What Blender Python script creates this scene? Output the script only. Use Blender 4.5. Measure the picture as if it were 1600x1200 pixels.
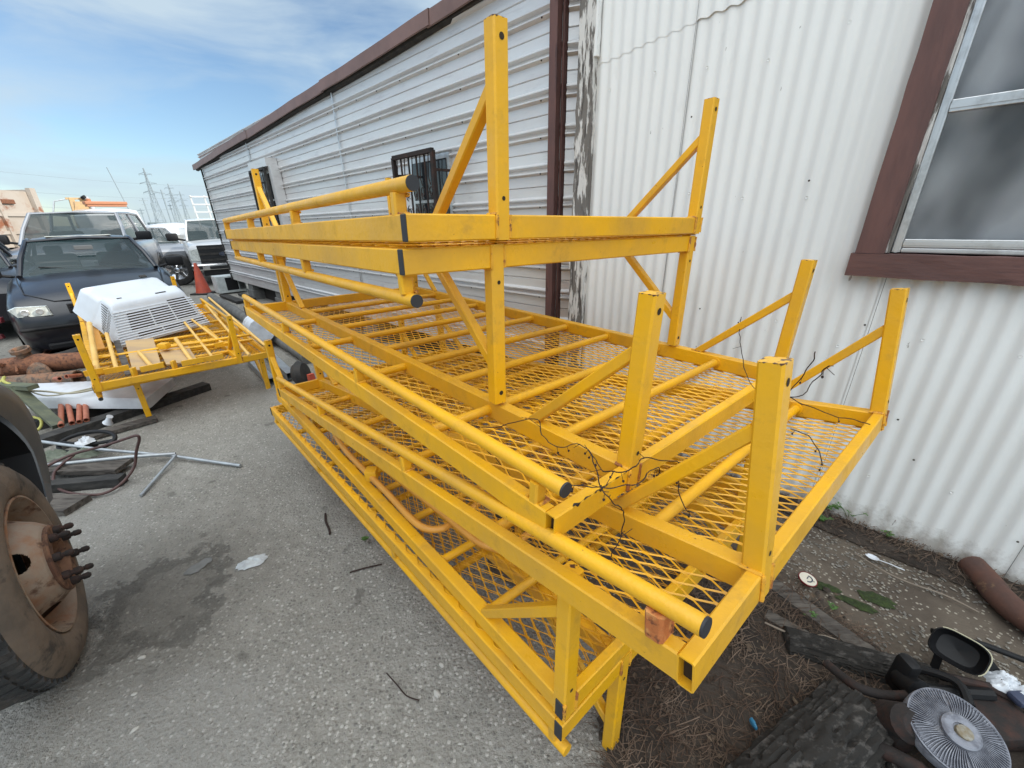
import bpy, bmesh, math, random
from mathutils import Vector, Matrix, Euler, noise
random.seed(7)
for o in list(bpy.data.objects): bpy.data.objects.remove(o)
S = bpy.context.scene
COL = S.collection
R = math.radians
# ------------------------------------------------------------------ camera
cd = bpy.data.cameras.new('camera'); cam = bpy.data.objects.new('camera', cd); COL.objects.link(cam); S.camera = cam
F_, TH, RO, SX, SY = 639.06, 0.4148, -0.02831, -13.83, 23.09
cd.sensor_width = 36; cd.lens = F_/1600*36; cd.shift_x = -SX/1600; cd.shift_y = SY/1600
cd.clip_start = 0.05; cd.clip_end = 3000
fw = Vector((0, math.cos(TH), -math.sin(TH))); up = Vector((0, math.sin(TH), math.cos(TH))); rt = Vector((1, 0, 0))
rt, up = rt*math.cos(RO)+up*math.sin(RO), up*math.cos(RO)-rt*math.sin(RO)
cam.matrix_world = Matrix(((rt.x, up.x, -fw.x, 0), (rt.y, up.y, -fw.y, 0), (rt.z, up.z, -fw.z, 1.5), (0, 0, 0, 1)))
# ------------------------------------------------------------------ sky + sun
EL = R(27); sd = Vector((0.97, -0.12, 0)).normalized()
SUN = Vector((sd.x*math.cos(EL), sd.y*math.cos(EL), math.sin(EL)))
W = bpy.data.worlds.new('World'); S.world = W; W.use_nodes = True
nt = W.node_tree; nt.nodes.clear(); N = nt.nodes.new; LK = nt.links.new
out = N('ShaderNodeOutputWorld'); bg = N('ShaderNodeBackground'); bg.inputs[1].default_value = 0.10
sky = N('ShaderNodeTexSky'); sky.sky_type = 'NISHITA'; sky.sun_disc = False
sky.sun_elevation = EL; sky.sun_rotation = math.atan2(SUN.x, SUN.y)
sky.air_density = 1.0; sky.dust_density = .6; sky.ozone_density = 1.5
tc = N('ShaderNodeTexCoord'); mp = N('ShaderNodeMapping'); mp.inputs['Scale'].default_value = (1.0, 1.6, 4.5); mp.inputs['Rotation'].default_value = (0, 0, R(35))
LK(tc.outputs['Generated'], mp.inputs[0])
n1 = N('ShaderNodeTexNoise'); n1.inputs['Scale'].default_value = 2.2; n1.inputs['Detail'].default_value = 6; n1.inputs['Roughness'].default_value = .55; n1.inputs['Distortion'].default_value = .4
LK(mp.outputs[0], n1.inputs['Vector'])
cr = N('ShaderNodeValToRGB'); cr.color_ramp.elements[0].position = .40; cr.color_ramp.elements[1].position = .68
cr.color_ramp.elements[0].color = (.03, .03, .03, 1); cr.color_ramp.elements[1].color = (.92, .92, .92, 1)
LK(n1.outputs[0], cr.inputs[0])
mx = N('ShaderNodeMixRGB'); mx.inputs[2].default_value = (3.1, 3.8, 4.35, 1)
# sky brightened overhead and behind the viewer as added fill light, bluer ahead
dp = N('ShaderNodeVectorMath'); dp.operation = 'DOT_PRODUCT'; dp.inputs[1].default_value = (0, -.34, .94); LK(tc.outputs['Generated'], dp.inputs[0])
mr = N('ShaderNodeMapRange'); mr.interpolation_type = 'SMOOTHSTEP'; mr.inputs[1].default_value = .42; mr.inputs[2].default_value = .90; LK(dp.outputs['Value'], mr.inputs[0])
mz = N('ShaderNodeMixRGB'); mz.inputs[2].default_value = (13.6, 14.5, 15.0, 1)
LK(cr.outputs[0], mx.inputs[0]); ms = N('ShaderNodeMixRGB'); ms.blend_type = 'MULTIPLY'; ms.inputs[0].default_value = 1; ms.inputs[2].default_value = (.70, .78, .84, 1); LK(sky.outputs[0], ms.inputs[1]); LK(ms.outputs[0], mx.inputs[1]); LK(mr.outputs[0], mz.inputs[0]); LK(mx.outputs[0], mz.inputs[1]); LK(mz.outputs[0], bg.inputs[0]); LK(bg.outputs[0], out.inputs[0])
sl = bpy.data.lights.new('sun', 'SUN'); sl.energy = 2.3; sl.angle = R(.6); sl.color = (1, .93, .82)
so = bpy.data.objects.new('sun', sl); COL.objects.link(so); so.rotation_euler = SUN.to_track_quat('Z', 'Y').to_euler()
S.view_settings.view_transform = 'Standard'; S.view_settings.look = 'None'; S.view_settings.gamma = 1; S.view_settings.exposure = 0.96
S.render.engine = 'CYCLES'
# ------------------------------------------------------------------ materials
def mat(name, base, rough=.6, metal=0, c2=None, sc=8, thr=(.4, .6), bump=0, bsc=60, spec=.5, c3=None, sc3=30, thr3=(.62, .68), coord='Object', stretch=(1, 1, 1), alpha=None, trans=0, detail=6, emis=None, coat=0, rand=0):
    m = bpy.data.materials.new(name); m.use_nodes = True; t = m.node_tree; b = t.nodes['Principled BSDF']
    b.inputs['Base Color'].default_value = (*base, 1); b.inputs['Roughness'].default_value = rough; b.inputs['Metallic'].default_value = metal
    b.inputs['Specular IOR Level'].default_value = spec
    if trans: b.inputs['Transmission Weight'].default_value = trans
    if coat: b.inputs['Coat Weight'].default_value = coat; b.inputs['Coat Roughness'].default_value = .08
    if alpha is not None: b.inputs['Alpha'].default_value = alpha
    if c2 or c3 or bump:
        co = t.nodes.new('ShaderNodeTexCoord'); ma = t.nodes.new('ShaderNodeMapping'); ma.inputs['Scale'].default_value = stretch
        t.links.new(co.outputs[coord], ma.inputs[0])
        if rand:
            oi = t.nodes.new('ShaderNodeObjectInfo'); cm = t.nodes.new('ShaderNodeCombineXYZ'); mu = t.nodes.new('ShaderNodeMath'); mu.operation = 'MULTIPLY'; mu.inputs[1].default_value = rand
            t.links.new(oi.outputs['Random'], mu.inputs[0]); t.links.new(mu.outputs[0], cm.inputs[0]); t.links.new(mu.outputs[0], cm.inputs[2]); t.links.new(cm.outputs[0], ma.inputs['Location'])
    last = None
    def layer(prev, col, s, th, seed):
        nz = t.nodes.new('ShaderNodeTexNoise'); nz.noise_dimensions = '4D'; nz.inputs['W'].default_value = seed; nz.inputs['Scale'].default_value = s; nz.inputs['Detail'].default_value = detail; nz.inputs['Roughness'].default_value = .62
        t.links.new(ma.outputs[0], nz.inputs['Vector'])
        mr = t.nodes.new('ShaderNodeMapRange'); mr.inputs[1].default_value = th[0]; mr.inputs[2].default_value = th[1]; t.links.new(nz.outputs[0], mr.inputs[0])
        mi = t.nodes.new('ShaderNodeMixRGB'); mi.inputs[2].default_value = (*col, 1)
        t.links.new(mr.outputs[0], mi.inputs[0])
        if prev is None: mi.inputs[1].default_value = (*base, 1)
        else: t.links.new(prev, mi.inputs[1])
        return mi.outputs[0]
    if c2: last = layer(last, c2, sc, thr, 1.3)
    if c3: last = layer(last, c3, sc3, thr3, 5.7)
    if last: t.links.new(last, b.inputs['Base Color'])
    if bump:
        nz = t.nodes.new('ShaderNodeTexNoise'); nz.inputs['Scale'].default_value = bsc; nz.inputs['Detail'].default_value = 5; t.links.new(ma.outputs[0], nz.inputs['Vector'])
        bu = t.nodes.new('ShaderNodeBump'); bu.inputs['Strength'].default_value = bump; bu.inputs['Distance'].default_value = .004
        t.links.new(nz.outputs[0], bu.inputs['Height']); t.links.new(bu.outputs[0], b.inputs['Normal'])
    return m
YB = (.80, .41, .006)
M = {}
M['yellow'] = mat('yellow_paint', YB, .36, c2=(.60, .32, .03), sc=4, thr=(.40, .68), c3=(.16, .055, .015), sc3=95, thr3=(.685, .72), bump=.25, bsc=90, rand=9)
M['yellowold'] = mat('weathered_yellow_paint', (.74, .47, .14), .5, c2=(.66, .38, .08), sc=9, thr=(.35, .65), c3=(.2, .08, .02), sc3=60, thr3=(.68, .72), bump=.2, rand=9)
M['orange'] = mat('faded_orange_paint', (.66, .31, .045), .5, c2=(.56, .25, .04), sc=9, thr=(.35, .65), c3=(.12, .04, .02), sc3=60, thr3=(.7, .73))
M['rust'] = mat('rust', (.13, .055, .032), .85, c2=(.24, .098, .048), sc=18, thr=(.35, .6), c3=(.09, .04, .025), sc3=40, thr3=(.5, .6), bump=.6, bsc=50)
M['exh'] = mat('brown_rusted_exhaust', (.11, .048, .032), .8, c2=(.065, .035, .028), sc=8, thr=(.4, .6), c3=(.20, .12, .06), sc3=14, thr3=(.60, .68), bump=.3)
M['rustgrey'] = mat('rusty_grey_steel', (.15, .11, .08), .8, c2=(.26, .12, .06), sc=10, thr=(.4, .6), c3=(.07, .05, .04), sc3=25, thr3=(.5, .6), bump=.5)
M['rustdark'] = mat('dark_rust', (.016, .012, .011), .85, c2=(.045, .019, .013), sc=25, thr=(.45, .65), bump=.6)
M['black'] = mat('black_plastic', (.008, .008, .009), .55, spec=.3)
M['blackmatte'] = mat('dusty_black', (.018, .017, .016), .8, c2=(.04, .036, .032), sc=15, bump=.4)
M['cap'] = mat('black_rubber_cap', (.025, .026, .03), .6)
M['hole'] = mat('dark_hole', (.03, .018, .008), .9)
M['brown'] = mat('brown_painted_wood', (.135, .062, .052), .6, c2=(.10, .048, .042), sc=6, thr=(.4, .6), c3=(.065, .03, .028), sc3=8, thr3=(.6, .68), bump=.35, bsc=30, stretch=(3, 3, .6))
M['brownsill'] = mat('brown_painted_sill', (.135, .062, .052), .6, c2=(.10, .048, .042), sc=6, thr=(.4, .6), c3=(.065, .03, .028), sc3=8, thr3=(.6, .68), bump=.35, bsc=30, stretch=(.6, 3, 3))
M['fascia'] = mat('brown_metal_fascia', (.20, .115, .095), .5, c2=(.15, .085, .07), sc=4, thr=(.4, .65))
M['alu'] = mat('aluminium_siding', (.68, .67, .66), .38, metal=.4, c2=(.60, .57, .56), sc=2.2, thr=(.45, .7), c3=(.50, .48, .48), sc3=7, thr3=(.56, .75), stretch=(.5, 1, 3.5), bump=.05)
M['alustrip'] = mat('mill_aluminium', (.6, .6, .6), .35, metal=.8, c2=(.4, .39, .38), sc=14, thr=(.5, .7))
M['white'] = mat('white_painted_steel', (.80, .80, .78), .5, c2=(.74, .74, .72), sc=1.5, thr=(.4, .65), c3=(.56, .55, .52), sc3=3.5, thr3=(.60, .80), stretch=(1, 1, .35), bump=.03)
M['peel'] = mat('peeling_painted_wood', (.16, .145, .13), .85, c2=(.62, .60, .57), sc=9, thr=(.50, .53), c3=(.07, .06, .055), sc3=14, thr3=(.55, .62), stretch=(3, 3, .45), bump=.8, bsc=30)
M['wood'] = mat('grey_weathered_wood', (.06, .052, .045), .9, c2=(.12, .105, .09), sc=8, thr=(.4, .6), c3=(.04, .032, .027), sc3=14, thr3=(.5, .6), stretch=(.5, 4, 4), bump=.8, bsc=25)
M['darkwood'] = mat('tarred_timber', (.022, .021, .02), .85, c2=(.05, .047, .043), sc=9, thr=(.45, .65), stretch=(.5, 3, 3), bump=.8, bsc=25)
M['tanboard'] = mat('tan_painted_board', (.50, .33, .15), .6, c2=(.40, .27, .15), sc=5, thr=(.4, .6), stretch=(.4, 2, 2))
M['greenwood'] = mat('green_stained_lumber', (.12, .13, .08), .8, c2=(.075, .085, .06), sc=7, stretch=(.5, 3, 3), bump=.4)
M['glass'] = mat('window_glass', (.02, .022, .025), .08, spec=.6)
M['carglass'] = mat('tinted_car_glass', (.010, .026, .03), .03, spec=.35, alpha=.62)
M['whiteplastic'] = mat('white_plastic', (.62, .65, .69), .45, c2=(.56, .58, .61), sc=4, thr=(.45, .7), c3=(.35, .30, .26), sc3=22, thr3=(.70, .76))
M['greywhite'] = mat('dusty_white_panel', (.60, .62, .65), .4, c2=(.48, .49, .52), sc=5, thr=(.4, .65))
M['rubber'] = mat('tyre_rubber', (.022, .022, .023), .8, c2=(.05, .045, .04), sc=12, thr=(.4, .65), bump=.4)
M['mudrubber'] = mat('muddy_tyre_rubber', (.165, .128, .098), .9, c2=(.105, .085, .068), sc=7, thr=(.4, .6), c3=(.055, .048, .042), sc3=12, thr3=(.55, .65), bump=.9, bsc=40)
M['treadrub'] = mat('tread_rubber', (.03, .03, .03), .8, c2=(.085, .07, .06), sc=9, thr=(.5, .7), bump=.6)
M['rim'] = mat('rusty_wheel_rim', (.27, .21, .16), .7, c2=(.26, .13, .07), sc=9, thr=(.45, .62), c3=(.11, .06, .04), sc3=22, thr3=(.56, .66), bump=.5)
M['chrome'] = mat('chrome', (.75, .75, .76), .18, metal=1)
M['navy'] = mat('dark_navy_car_paint', (.007, .0075, .011), .28, coat=.3, c2=(.010, .010, .014), sc=2)
M['silver'] = mat('silver_grey_car_paint', (.27, .28, .30), .3, metal=.35, coat=.5)
M['carwhite'] = mat('white_car_paint', (.52, .53, .54), .3, coat=.5)
M['truckwhite'] = mat('old_white_truck_paint', (.42, .37, .32), .5, c2=(.36, .29, .23), sc=1.2, thr=(.45, .65), c3=(.26, .11, .06), sc3=1.6, thr3=(.54, .62))
M['truckorange'] = mat('orange_light_bar', (.38, .15, .07), .5)
M['lens'] = mat('headlight_lens', (.62, .64, .60), .15, c2=(.42, .44, .42), sc=20)
M['grille'] = mat('black_grille', (.012, .012, .013), .4)
M['cone'] = mat('faded_traffic_cone', (.48, .075, .035), .6, c2=(.38, .065, .04), sc=12)
M['steel'] = mat('galvanised_steel', (.42, .45, .47), .4, metal=.6, c2=(.32, .33, .34), sc=12, c3=(.2, .09, .05), sc3=30, thr3=(.68, .74))
M['copper'] = mat('orange_plastic_pipe', (.40, .15, .085), .6, c2=(.32, .10, .06), sc=14)
M['bucket'] = mat('white_bucket_plastic', (.62, .66, .72), .45, c2=(.45, .48, .52), sc=8, thr=(.5, .7))
M['ink'] = mat('dark_printing', (.04, .05, .09), .6)
M['fanalu'] = mat('oxidised_cast_aluminium', (.22, .23, .265), .6, metal=.2, c2=(.12, .125, .15), sc=30, thr=(.42, .6), c3=(.34, .34, .36), sc3=18, thr3=(.58, .7), bump=.4)
M['fancore'] = mat('stained_brass_hub', (.17, .135, .08), .7, c2=(.26, .25, .22), sc=40)
M['bark'] = mat('charred_bark', (.016, .014, .012), .95, c2=(.075, .068, .062), sc=26, thr=(.52, .66), stretch=(1, 1.6, 1.6), bump=1, bsc=28, detail=9)
M['moss'] = mat('moss', (.035, .055, .012), .95, c2=(.02, .03, .01), sc=60, bump=1)
M['leaf'] = mat('green_leaf', (.045, .11, .02), .6, c2=(.07, .15, .03), sc=40)
M['needle'] = mat('dry_pine_needles', (.065, .038, .024), .9, c2=(.15, .105, .075), sc=6, thr=(.45, .6))
M['vine'] = mat('dry_vine', (.028, .014, .01), .9)
M['hose'] = mat('maroon_rubber_hose', (.05, .022, .02), .6, c2=(.09, .045, .04), sc=20)
M['yrope'] = mat('yellow_green_hose', (.42, .40, .10), .6)
M['cable'] = mat('pale_cable', (.32, .30, .22), .6)
M['canvas'] = mat('green_canvas', (.10, .115, .085), .9, c2=(.14, .155, .12), sc=14)
M['plasticbag'] = mat('torn_clear_plastic', (.50, .54, .56), .35, c2=(.34, .35, .36), sc=20)
M['blue'] = mat('blue_plastic', (.03, .16, .28), .3)
M['redcap'] = mat('red_tin_rim', (.16, .012, .015), .5)
M['lid'] = mat('cream_lid', (.62, .58, .48), .5)
M['stone'] = mat('pale_stone', (.45, .43, .39), .8, c2=(.35, .33, .3), sc=30, rand=20)
M['twig'] = mat('grey_twig', (.23, .19, .15), .9)
M['underfloor_shade'] = mat('painted_underfloor_shade', (.03, .026, .022), .95)  # near-black tone for the shade painted below the trailer
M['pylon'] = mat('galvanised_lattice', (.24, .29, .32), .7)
M['concrete'] = mat('rough_concrete', (.17, .17, .165), .9, c2=(.11, .11, .105), sc=7, bump=.8, bsc=20)
M['redsteel'] = mat('red_painted_steel', (.13, .018, .022), .5)
M['unit'] = mat('grey_white_appliance', (.52, .56, .56), .5, c2=(.40, .43, .43), sc=9)
M['cream'] = mat('cream_plastic', (.5, .47, .33), .5)
M['mirror'] = mat('mirror_glass', (.25, .28, .30), .05, metal=1)
M['seat'] = mat('grey_seat_fabric', (.10, .105, .11), .9)
M['curtain'] = mat('crumpled_plastic_curtain', (.75, .77, .80), .35, c2=(.16, .17, .18), sc=2.2, thr=(.36, .62), stretch=(1.6, 1.6, 1.0), detail=2)
def splash(m):
    t = m.node_tree; b = t.nodes['Principled BSDF']; L = t.links.new; co = t.nodes.new('ShaderNodeTexCoord'); sp = t.nodes.new('ShaderNodeSeparateXYZ'); L(co.outputs['Object'], sp.inputs[0])
    nz = t.nodes.new('ShaderNodeTexNoise'); nz.inputs['Scale'].default_value = 9; nz.inputs['Detail'].default_value = 9; nz.inputs['Roughness'].default_value = .75; L(co.outputs['Object'], nz.inputs['Vector'])
    ad = t.nodes.new('ShaderNodeMath'); ad.operation = 'MULTIPLY_ADD'; ad.inputs[1].default_value = -.55; L(nz.outputs[0], ad.inputs[0]); L(sp.outputs[2], ad.inputs[2])
    mr = t.nodes.new('ShaderNodeMapRange'); mr.inputs[1].default_value = -.12; mr.inputs[2].default_value = -.26; mr.inputs[4].default_value = .75; L(ad.outputs[0], mr.inputs[0])
    mi = t.nodes.new('ShaderNodeMixRGB'); mi.inputs[2].default_value = (.30, .27, .23, 1); L(mr.outputs[0], mi.inputs[0]); L(b.inputs['Base Color'].links[0].from_socket, mi.inputs[1])
    n2 = t.nodes.new('ShaderNodeTexNoise'); n2.inputs['Scale'].default_value = 38; n2.inputs['Detail'].default_value = 4; m2 = t.nodes.new('ShaderNodeMapping'); m2.inputs['Scale'].default_value = (1, 1, .35); L(co.outputs['Object'], m2.inputs[0]); L(m2.outputs[0], n2.inputs['Vector'])
    r2 = t.nodes.new('ShaderNodeMapRange'); r2.inputs[1].default_value = .735; r2.inputs[2].default_value = .755; r2.inputs[4].default_value = .7; L(n2.outputs[0], r2.inputs[0])
    m3 = t.nodes.new('ShaderNodeMixRGB'); m3.inputs[2].default_value = (.16, .12, .10, 1); L(r2.outputs[0], m3.inputs[0]); L(mi.outputs[0], m3.inputs[1]); L(m3.outputs[0], b.inputs['Base Color'])
splash(M['white'])
def postmat():
    m = mat('yellow_post_paint', YB, .42, c2=(.66, .36, .03), sc=5, thr=(.42, .72), c3=(.16, .055, .015), sc3=60, thr3=(.70, .73), bump=.22, bsc=80, rand=9)
    t = m.node_tree; b = t.nodes['Principled BSDF']; prev = b.inputs['Base Color'].links[0].from_socket
    co = t.nodes.new('ShaderNodeTexCoord'); sp = t.nodes.new('ShaderNodeSeparateXYZ'); t.links.new(co.outputs['Object'], sp.inputs[0])
    nz = t.nodes.new('ShaderNodeTexNoise'); nz.inputs['Scale'].default_value = 70; t.links.new(co.outputs['Object'], nz.inputs['Vector'])
    ad = t.nodes.new('ShaderNodeMath'); ad.operation = 'MULTIPLY_ADD'; ad.inputs[1].default_value = .035; t.links.new(nz.outputs[0], ad.inputs[0]); t.links.new(sp.outputs[2], ad.inputs[2])
    mr = t.nodes.new('ShaderNodeMapRange'); mr.inputs[1].default_value = .4455; mr.inputs[2].default_value = .4475; t.links.new(ad.outputs[0], mr.inputs[0])
    mi = t.nodes.new('ShaderNodeMixRGB'); mi.inputs[2].default_value = (.09, .035, .018, 1)
    t.links.new(mr.outputs[0], mi.inputs[0]); t.links.new(prev, mi.inputs[1]); t.links.new(mi.outputs[0], b.inputs['Base Color'])
    return m
M['post'] = postmat()
M['weld'] = mat('rust_bled_weld', (.70, .35, .02), .6, c2=(.30, .11, .03), sc=28, thr=(.50, .58), c3=(.10, .04, .02), sc3=60, thr3=(.60, .64), bump=.5, rand=7)
for m_ in (M['yellow'], M['post']):   # a few larger chips down to rusty steel
    t = m_.node_tree; b = t.nodes['Principled BSDF']; co = t.nodes.new('ShaderNodeTexCoord'); oi = t.nodes.new('ShaderNodeObjectInfo'); nz = t.nodes.new('ShaderNodeTexNoise'); nz.noise_dimensions = '4D'; nz.inputs['Scale'].default_value = 26; nz.inputs['Detail'].default_value = 7; nz.inputs['Roughness'].default_value = .75
    mu = t.nodes.new('ShaderNodeMath'); mu.operation = 'MULTIPLY'; mu.inputs[1].default_value = 50; t.links.new(oi.outputs['Random'], mu.inputs[0]); t.links.new(mu.outputs[0], nz.inputs['W']); t.links.new(co.outputs['Object'], nz.inputs['Vector'])
    mr = t.nodes.new('ShaderNodeMapRange'); mr.inputs[1].default_value = .695; mr.inputs[2].default_value = .705; t.links.new(nz.outputs[0], mr.inputs[0])
    mi = t.nodes.new('ShaderNodeMixRGB'); mi.inputs[2].default_value = (.13, .05, .022, 1); t.links.new(mr.outputs[0], mi.inputs[0]); t.links.new(b.inputs['Base Color'].links[0].from_socket, mi.inputs[1]); t.links.new(mi.outputs[0], b.inputs['Base Color'])
for m_ in (M['yellow'], M['post']):   # scuffs: duller sheen and grime in long soft streaks
    t = m_.node_tree; b = t.nodes['Principled BSDF']; co = t.nodes.new('ShaderNodeTexCoord'); nz = t.nodes.new('ShaderNodeTexNoise'); nz.inputs['Scale'].default_value = 11; nz.inputs['Detail'].default_value = 8; nz.inputs['Roughness'].default_value = .7; t.links.new(co.outputs['Object'], nz.inputs['Vector'])
    mr = t.nodes.new('ShaderNodeMapRange'); mr.inputs[1].default_value = .35; mr.inputs[2].default_value = .68; mr.inputs[3].default_value = .27; mr.inputs[4].default_value = .62; t.links.new(nz.outputs[0], mr.inputs[0]); t.links.new(mr.outputs[0], b.inputs['Roughness'])
    g2 = t.nodes.new('ShaderNodeMapRange'); g2.inputs[1].default_value = .56; g2.inputs[2].default_value = .72; g2.inputs[4].default_value = .45; t.links.new(nz.outputs[0], g2.inputs[0])
    mi = t.nodes.new('ShaderNodeMixRGB'); mi.inputs[2].default_value = (.34, .19, .04, 1); t.links.new(g2.outputs[0], mi.inputs[0]); t.links.new(b.inputs['Base Color'].links[0].from_socket, mi.inputs[1]); t.links.new(mi.outputs[0], b.inputs['Base Color'])
# tyre treads etc share rubber. ground material
def groundmat():
    m = bpy.data.materials.new('shell_asphalt'); m.use_nodes = True; t = m.node_tree; b = t.nodes['Principled BSDF']; L = t.links.new
    co = t.nodes.new('ShaderNodeTexCoord')
    def noise_(s, d=6, r=.6):
        n = t.nodes.new('ShaderNodeTexNoise'); n.inputs['Scale'].default_value = s; n.inputs['Detail'].default_value = d; n.inputs['Roughness'].default_value = r; L(co.outputs['Object'], n.inputs['Vector']); return n.outputs[0]
    def rng(x, a, c):
        n = t.nodes.new('ShaderNodeMapRange'); n.inputs[1].default_value = a; n.inputs[2].default_value = c; L(x, n.inputs[0]); return n.outputs[0]
    def mix(f, a, c, typ='MIX'):
        n = t.nodes.new('ShaderNodeMixRGB'); n.blend_type = typ
        if isinstance(f, float): n.inputs[0].default_value = f
        else: L(f, n.inputs[0])
        for i, v in ((1, a), (2, c)):
            if isinstance(v, tuple): n.inputs[i].default_value = (*v, 1)
            else: L(v, n.inputs[i])
        return n.outputs[0]
    def math_(op, a, c):
        n = t.nodes.new('ShaderNodeMath'); n.operation = op
        for i, v in ((0, a), (1, c)):
            if isinstance(v, (int, float)): n.inputs[i].default_value = v
            else: L(v, n.inputs[i])
        return n.outputs[0]
    vo = t.nodes.new('ShaderNodeTexVoronoi'); vo.inputs['Scale'].default_value = 80; vo.inputs['Randomness'].default_value = 1; L(co.outputs['Object'], vo.inputs['Vector'])
    vr = t.nodes.new('ShaderNodeSeparateColor'); L(vo.outputs['Color'], vr.inputs[0])
    vo2 = t.nodes.new('ShaderNodeTexVoronoi'); vo2.inputs['Scale'].default_value = 230; L(co.outputs['Object'], vo2.inputs['Vector'])
    vr2 = t.nodes.new('ShaderNodeSeparateColor'); L(vo2.outputs['Color'], vr2.inputs[0])
    big = noise_(.85, 6, .62); mid = noise_(2.6, 7, .65); fine = noise_(14, 8, .7)
    base = mix(rng(mid, .35, .68), (.27, .256, .226), (.355, .338, .302))
    base = mix(rng(big, .40, .62), base, (.225, .212, .186))
    base = mix(rng(fine, .35, .75), base, (.20, .19, .17))
    # shell chips: bright cells, where not covered by dust
    dust = rng(mid, .40, .60)
    gd = t.nodes.new('ShaderNodeVectorMath'); gd.operation = 'DISTANCE'; gd.inputs[1].default_value = (-.15, .75, 0); L(co.outputs['Object'], gd.inputs[0])
    near = rng(math_('ADD', gd.outputs['Value'], math_('MULTIPLY', mid, 1.2)), 2.1, 1.1)   # worn exposed aggregate beside the racks
    thr_ = math_('SUBTRACT', vr.outputs[0], math_('SUBTRACT', math_('ADD', .62, math_('MULTIPLY', dust, .16)), math_('MULTIPLY', near, .34)))
    chip = math_('MULTIPLY', rng(thr_, .0, .06), rng(vo.outputs['Distance'], .52, .40))
    chc = mix(vr.outputs[2], (.24, .225, .20), (.50, .48, .44)); base = mix(math_('MULTIPLY', chip, .72), base, chc)
    dark = math_('MULTIPLY', rng(vr.outputs[1], .74, .8), rng(vo.outputs['Distance'], .5, .35))
    base = mix(math_('MULTIPLY', dark, .6), base, (.10, .095, .086))
    c2 = math_('MULTIPLY', rng(vr2.outputs[0], .8, .85), rng(vo2.outputs['Distance'], .5, .3))
    base = mix(math_('MULTIPLY', c2, .5), base, (.40, .385, .35))
    st = noise_(1.3, 4, .5); base = mix(math_('MULTIPLY', rng(st, .58, .70), .5), base, (.125, .115, .102))
    sp_n = noise_(6.5, 3, .5); base = mix(math_('MULTIPLY', rng(sp_n, .66, .70), .55), base, (.085, .078, .07))
    pt = noise_(.9, 3, .4); base = mix(math_('MULTIPLY', rng(pt, .54, .60), .35), base, (.31, .30, .28))
    # worn muddy hollow beside the truck wheel
    geo = t.nodes.new('ShaderNodeVectorMath'); geo.operation = 'DISTANCE'; geo.inputs[1].default_value = (-1.53, 1.33, 0); L(co.outputs['Object'], geo.inputs[0])
    hn = noise_(5, 8, .75); hol = math_('ADD', geo.outputs['Value'], math_('MULTIPLY', hn, .75)); hm = rng(hol, .66, .56); mud = mix(rng(noise_(26, 8, .75), .40, .62), (.085, .075, .062), (.20, .185, .16)); base = mix(math_('MULTIPLY', hm, .42), base, mud)
    hol2 = rng(hol, .95, .74); base = mix(math_('MULTIPLY', hol2, .30), base, (.12, .108, .092))
    L(base, b.inputs['Base Color']); b.inputs['Roughness'].default_value = .88; b.inputs['Specular IOR Level'].default_value = .3
    h = math_('ADD', math_('ADD', math_('MULTIPLY', vo.outputs['Distance'], -.7), math_('MULTIPLY', math_('MULTIPLY', hm, hn), -5.0)), math_('ADD', math_('MULTIPLY', fine, 2.2), math_('MULTIPLY', vo2.outputs['Distance'], -.3)))
    bu = t.nodes.new('ShaderNodeBump'); bu.inputs['Strength'].default_value = .9; bu.inputs['Distance'].default_value = .009; L(h, bu.inputs['Height']); L(bu.outputs[0], b.inputs['Normal'])
    return m
M['ground'] = groundmat()
M['dirt'] = mat('brown_litter_dirt', (.045, .034, .026), .95, c2=(.024, .018, .014), sc=9, thr=(.4, .6), c3=(.12, .095, .07), sc3=55, thr3=(.6, .68), bump=1, bsc=70, detail=9)
def sandmat():
    m = mat('sandy_shell_soil', (.115, .092, .07), .95, c2=(.075, .058, .044), sc=5, thr=(.4, .6), bump=.9, bsc=80, detail=9)
    t = m.node_tree; b = t.nodes['Principled BSDF']; prev = b.inputs['Base Color'].links[0].from_socket
    co = t.nodes.new('ShaderNodeTexCoord'); vo = t.nodes.new('ShaderNodeTexVoronoi'); vo.inputs['Scale'].default_value = 75; t.links.new(co.outputs['Object'], vo.inputs['Vector'])
    s = t.nodes.new('ShaderNodeSeparateColor'); t.links.new(vo.outputs['Color'], s.inputs[0])
    a = t.nodes.new('ShaderNodeMapRange'); a.inputs[1].default_value = .72; a.inputs[2].default_value = .78; t.links.new(s.outputs[0], a.inputs[0])
    d = t.nodes.new('ShaderNodeMapRange'); d.inputs[1].default_value = .42; d.inputs[2].default_value = .3; t.links.new(vo.outputs['Distance'], d.inputs[0])
    mu = t.nodes.new('ShaderNodeMath'); mu.operation = 'MULTIPLY'; t.links.new(a.outputs[0], mu.inputs[0]); t.links.new(d.outputs[0], mu.inputs[1])
    mi = t.nodes.new('ShaderNodeMixRGB'); mi.inputs[2].default_value = (.30, .27, .22, 1); t.links.new(mu.outputs[0], mi.inputs[0]); t.links.new(prev, mi.inputs[1]); t.links.new(mi.outputs[0], b.inputs['Base Color'])
    return m
M['sand'] = sandmat()
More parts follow.
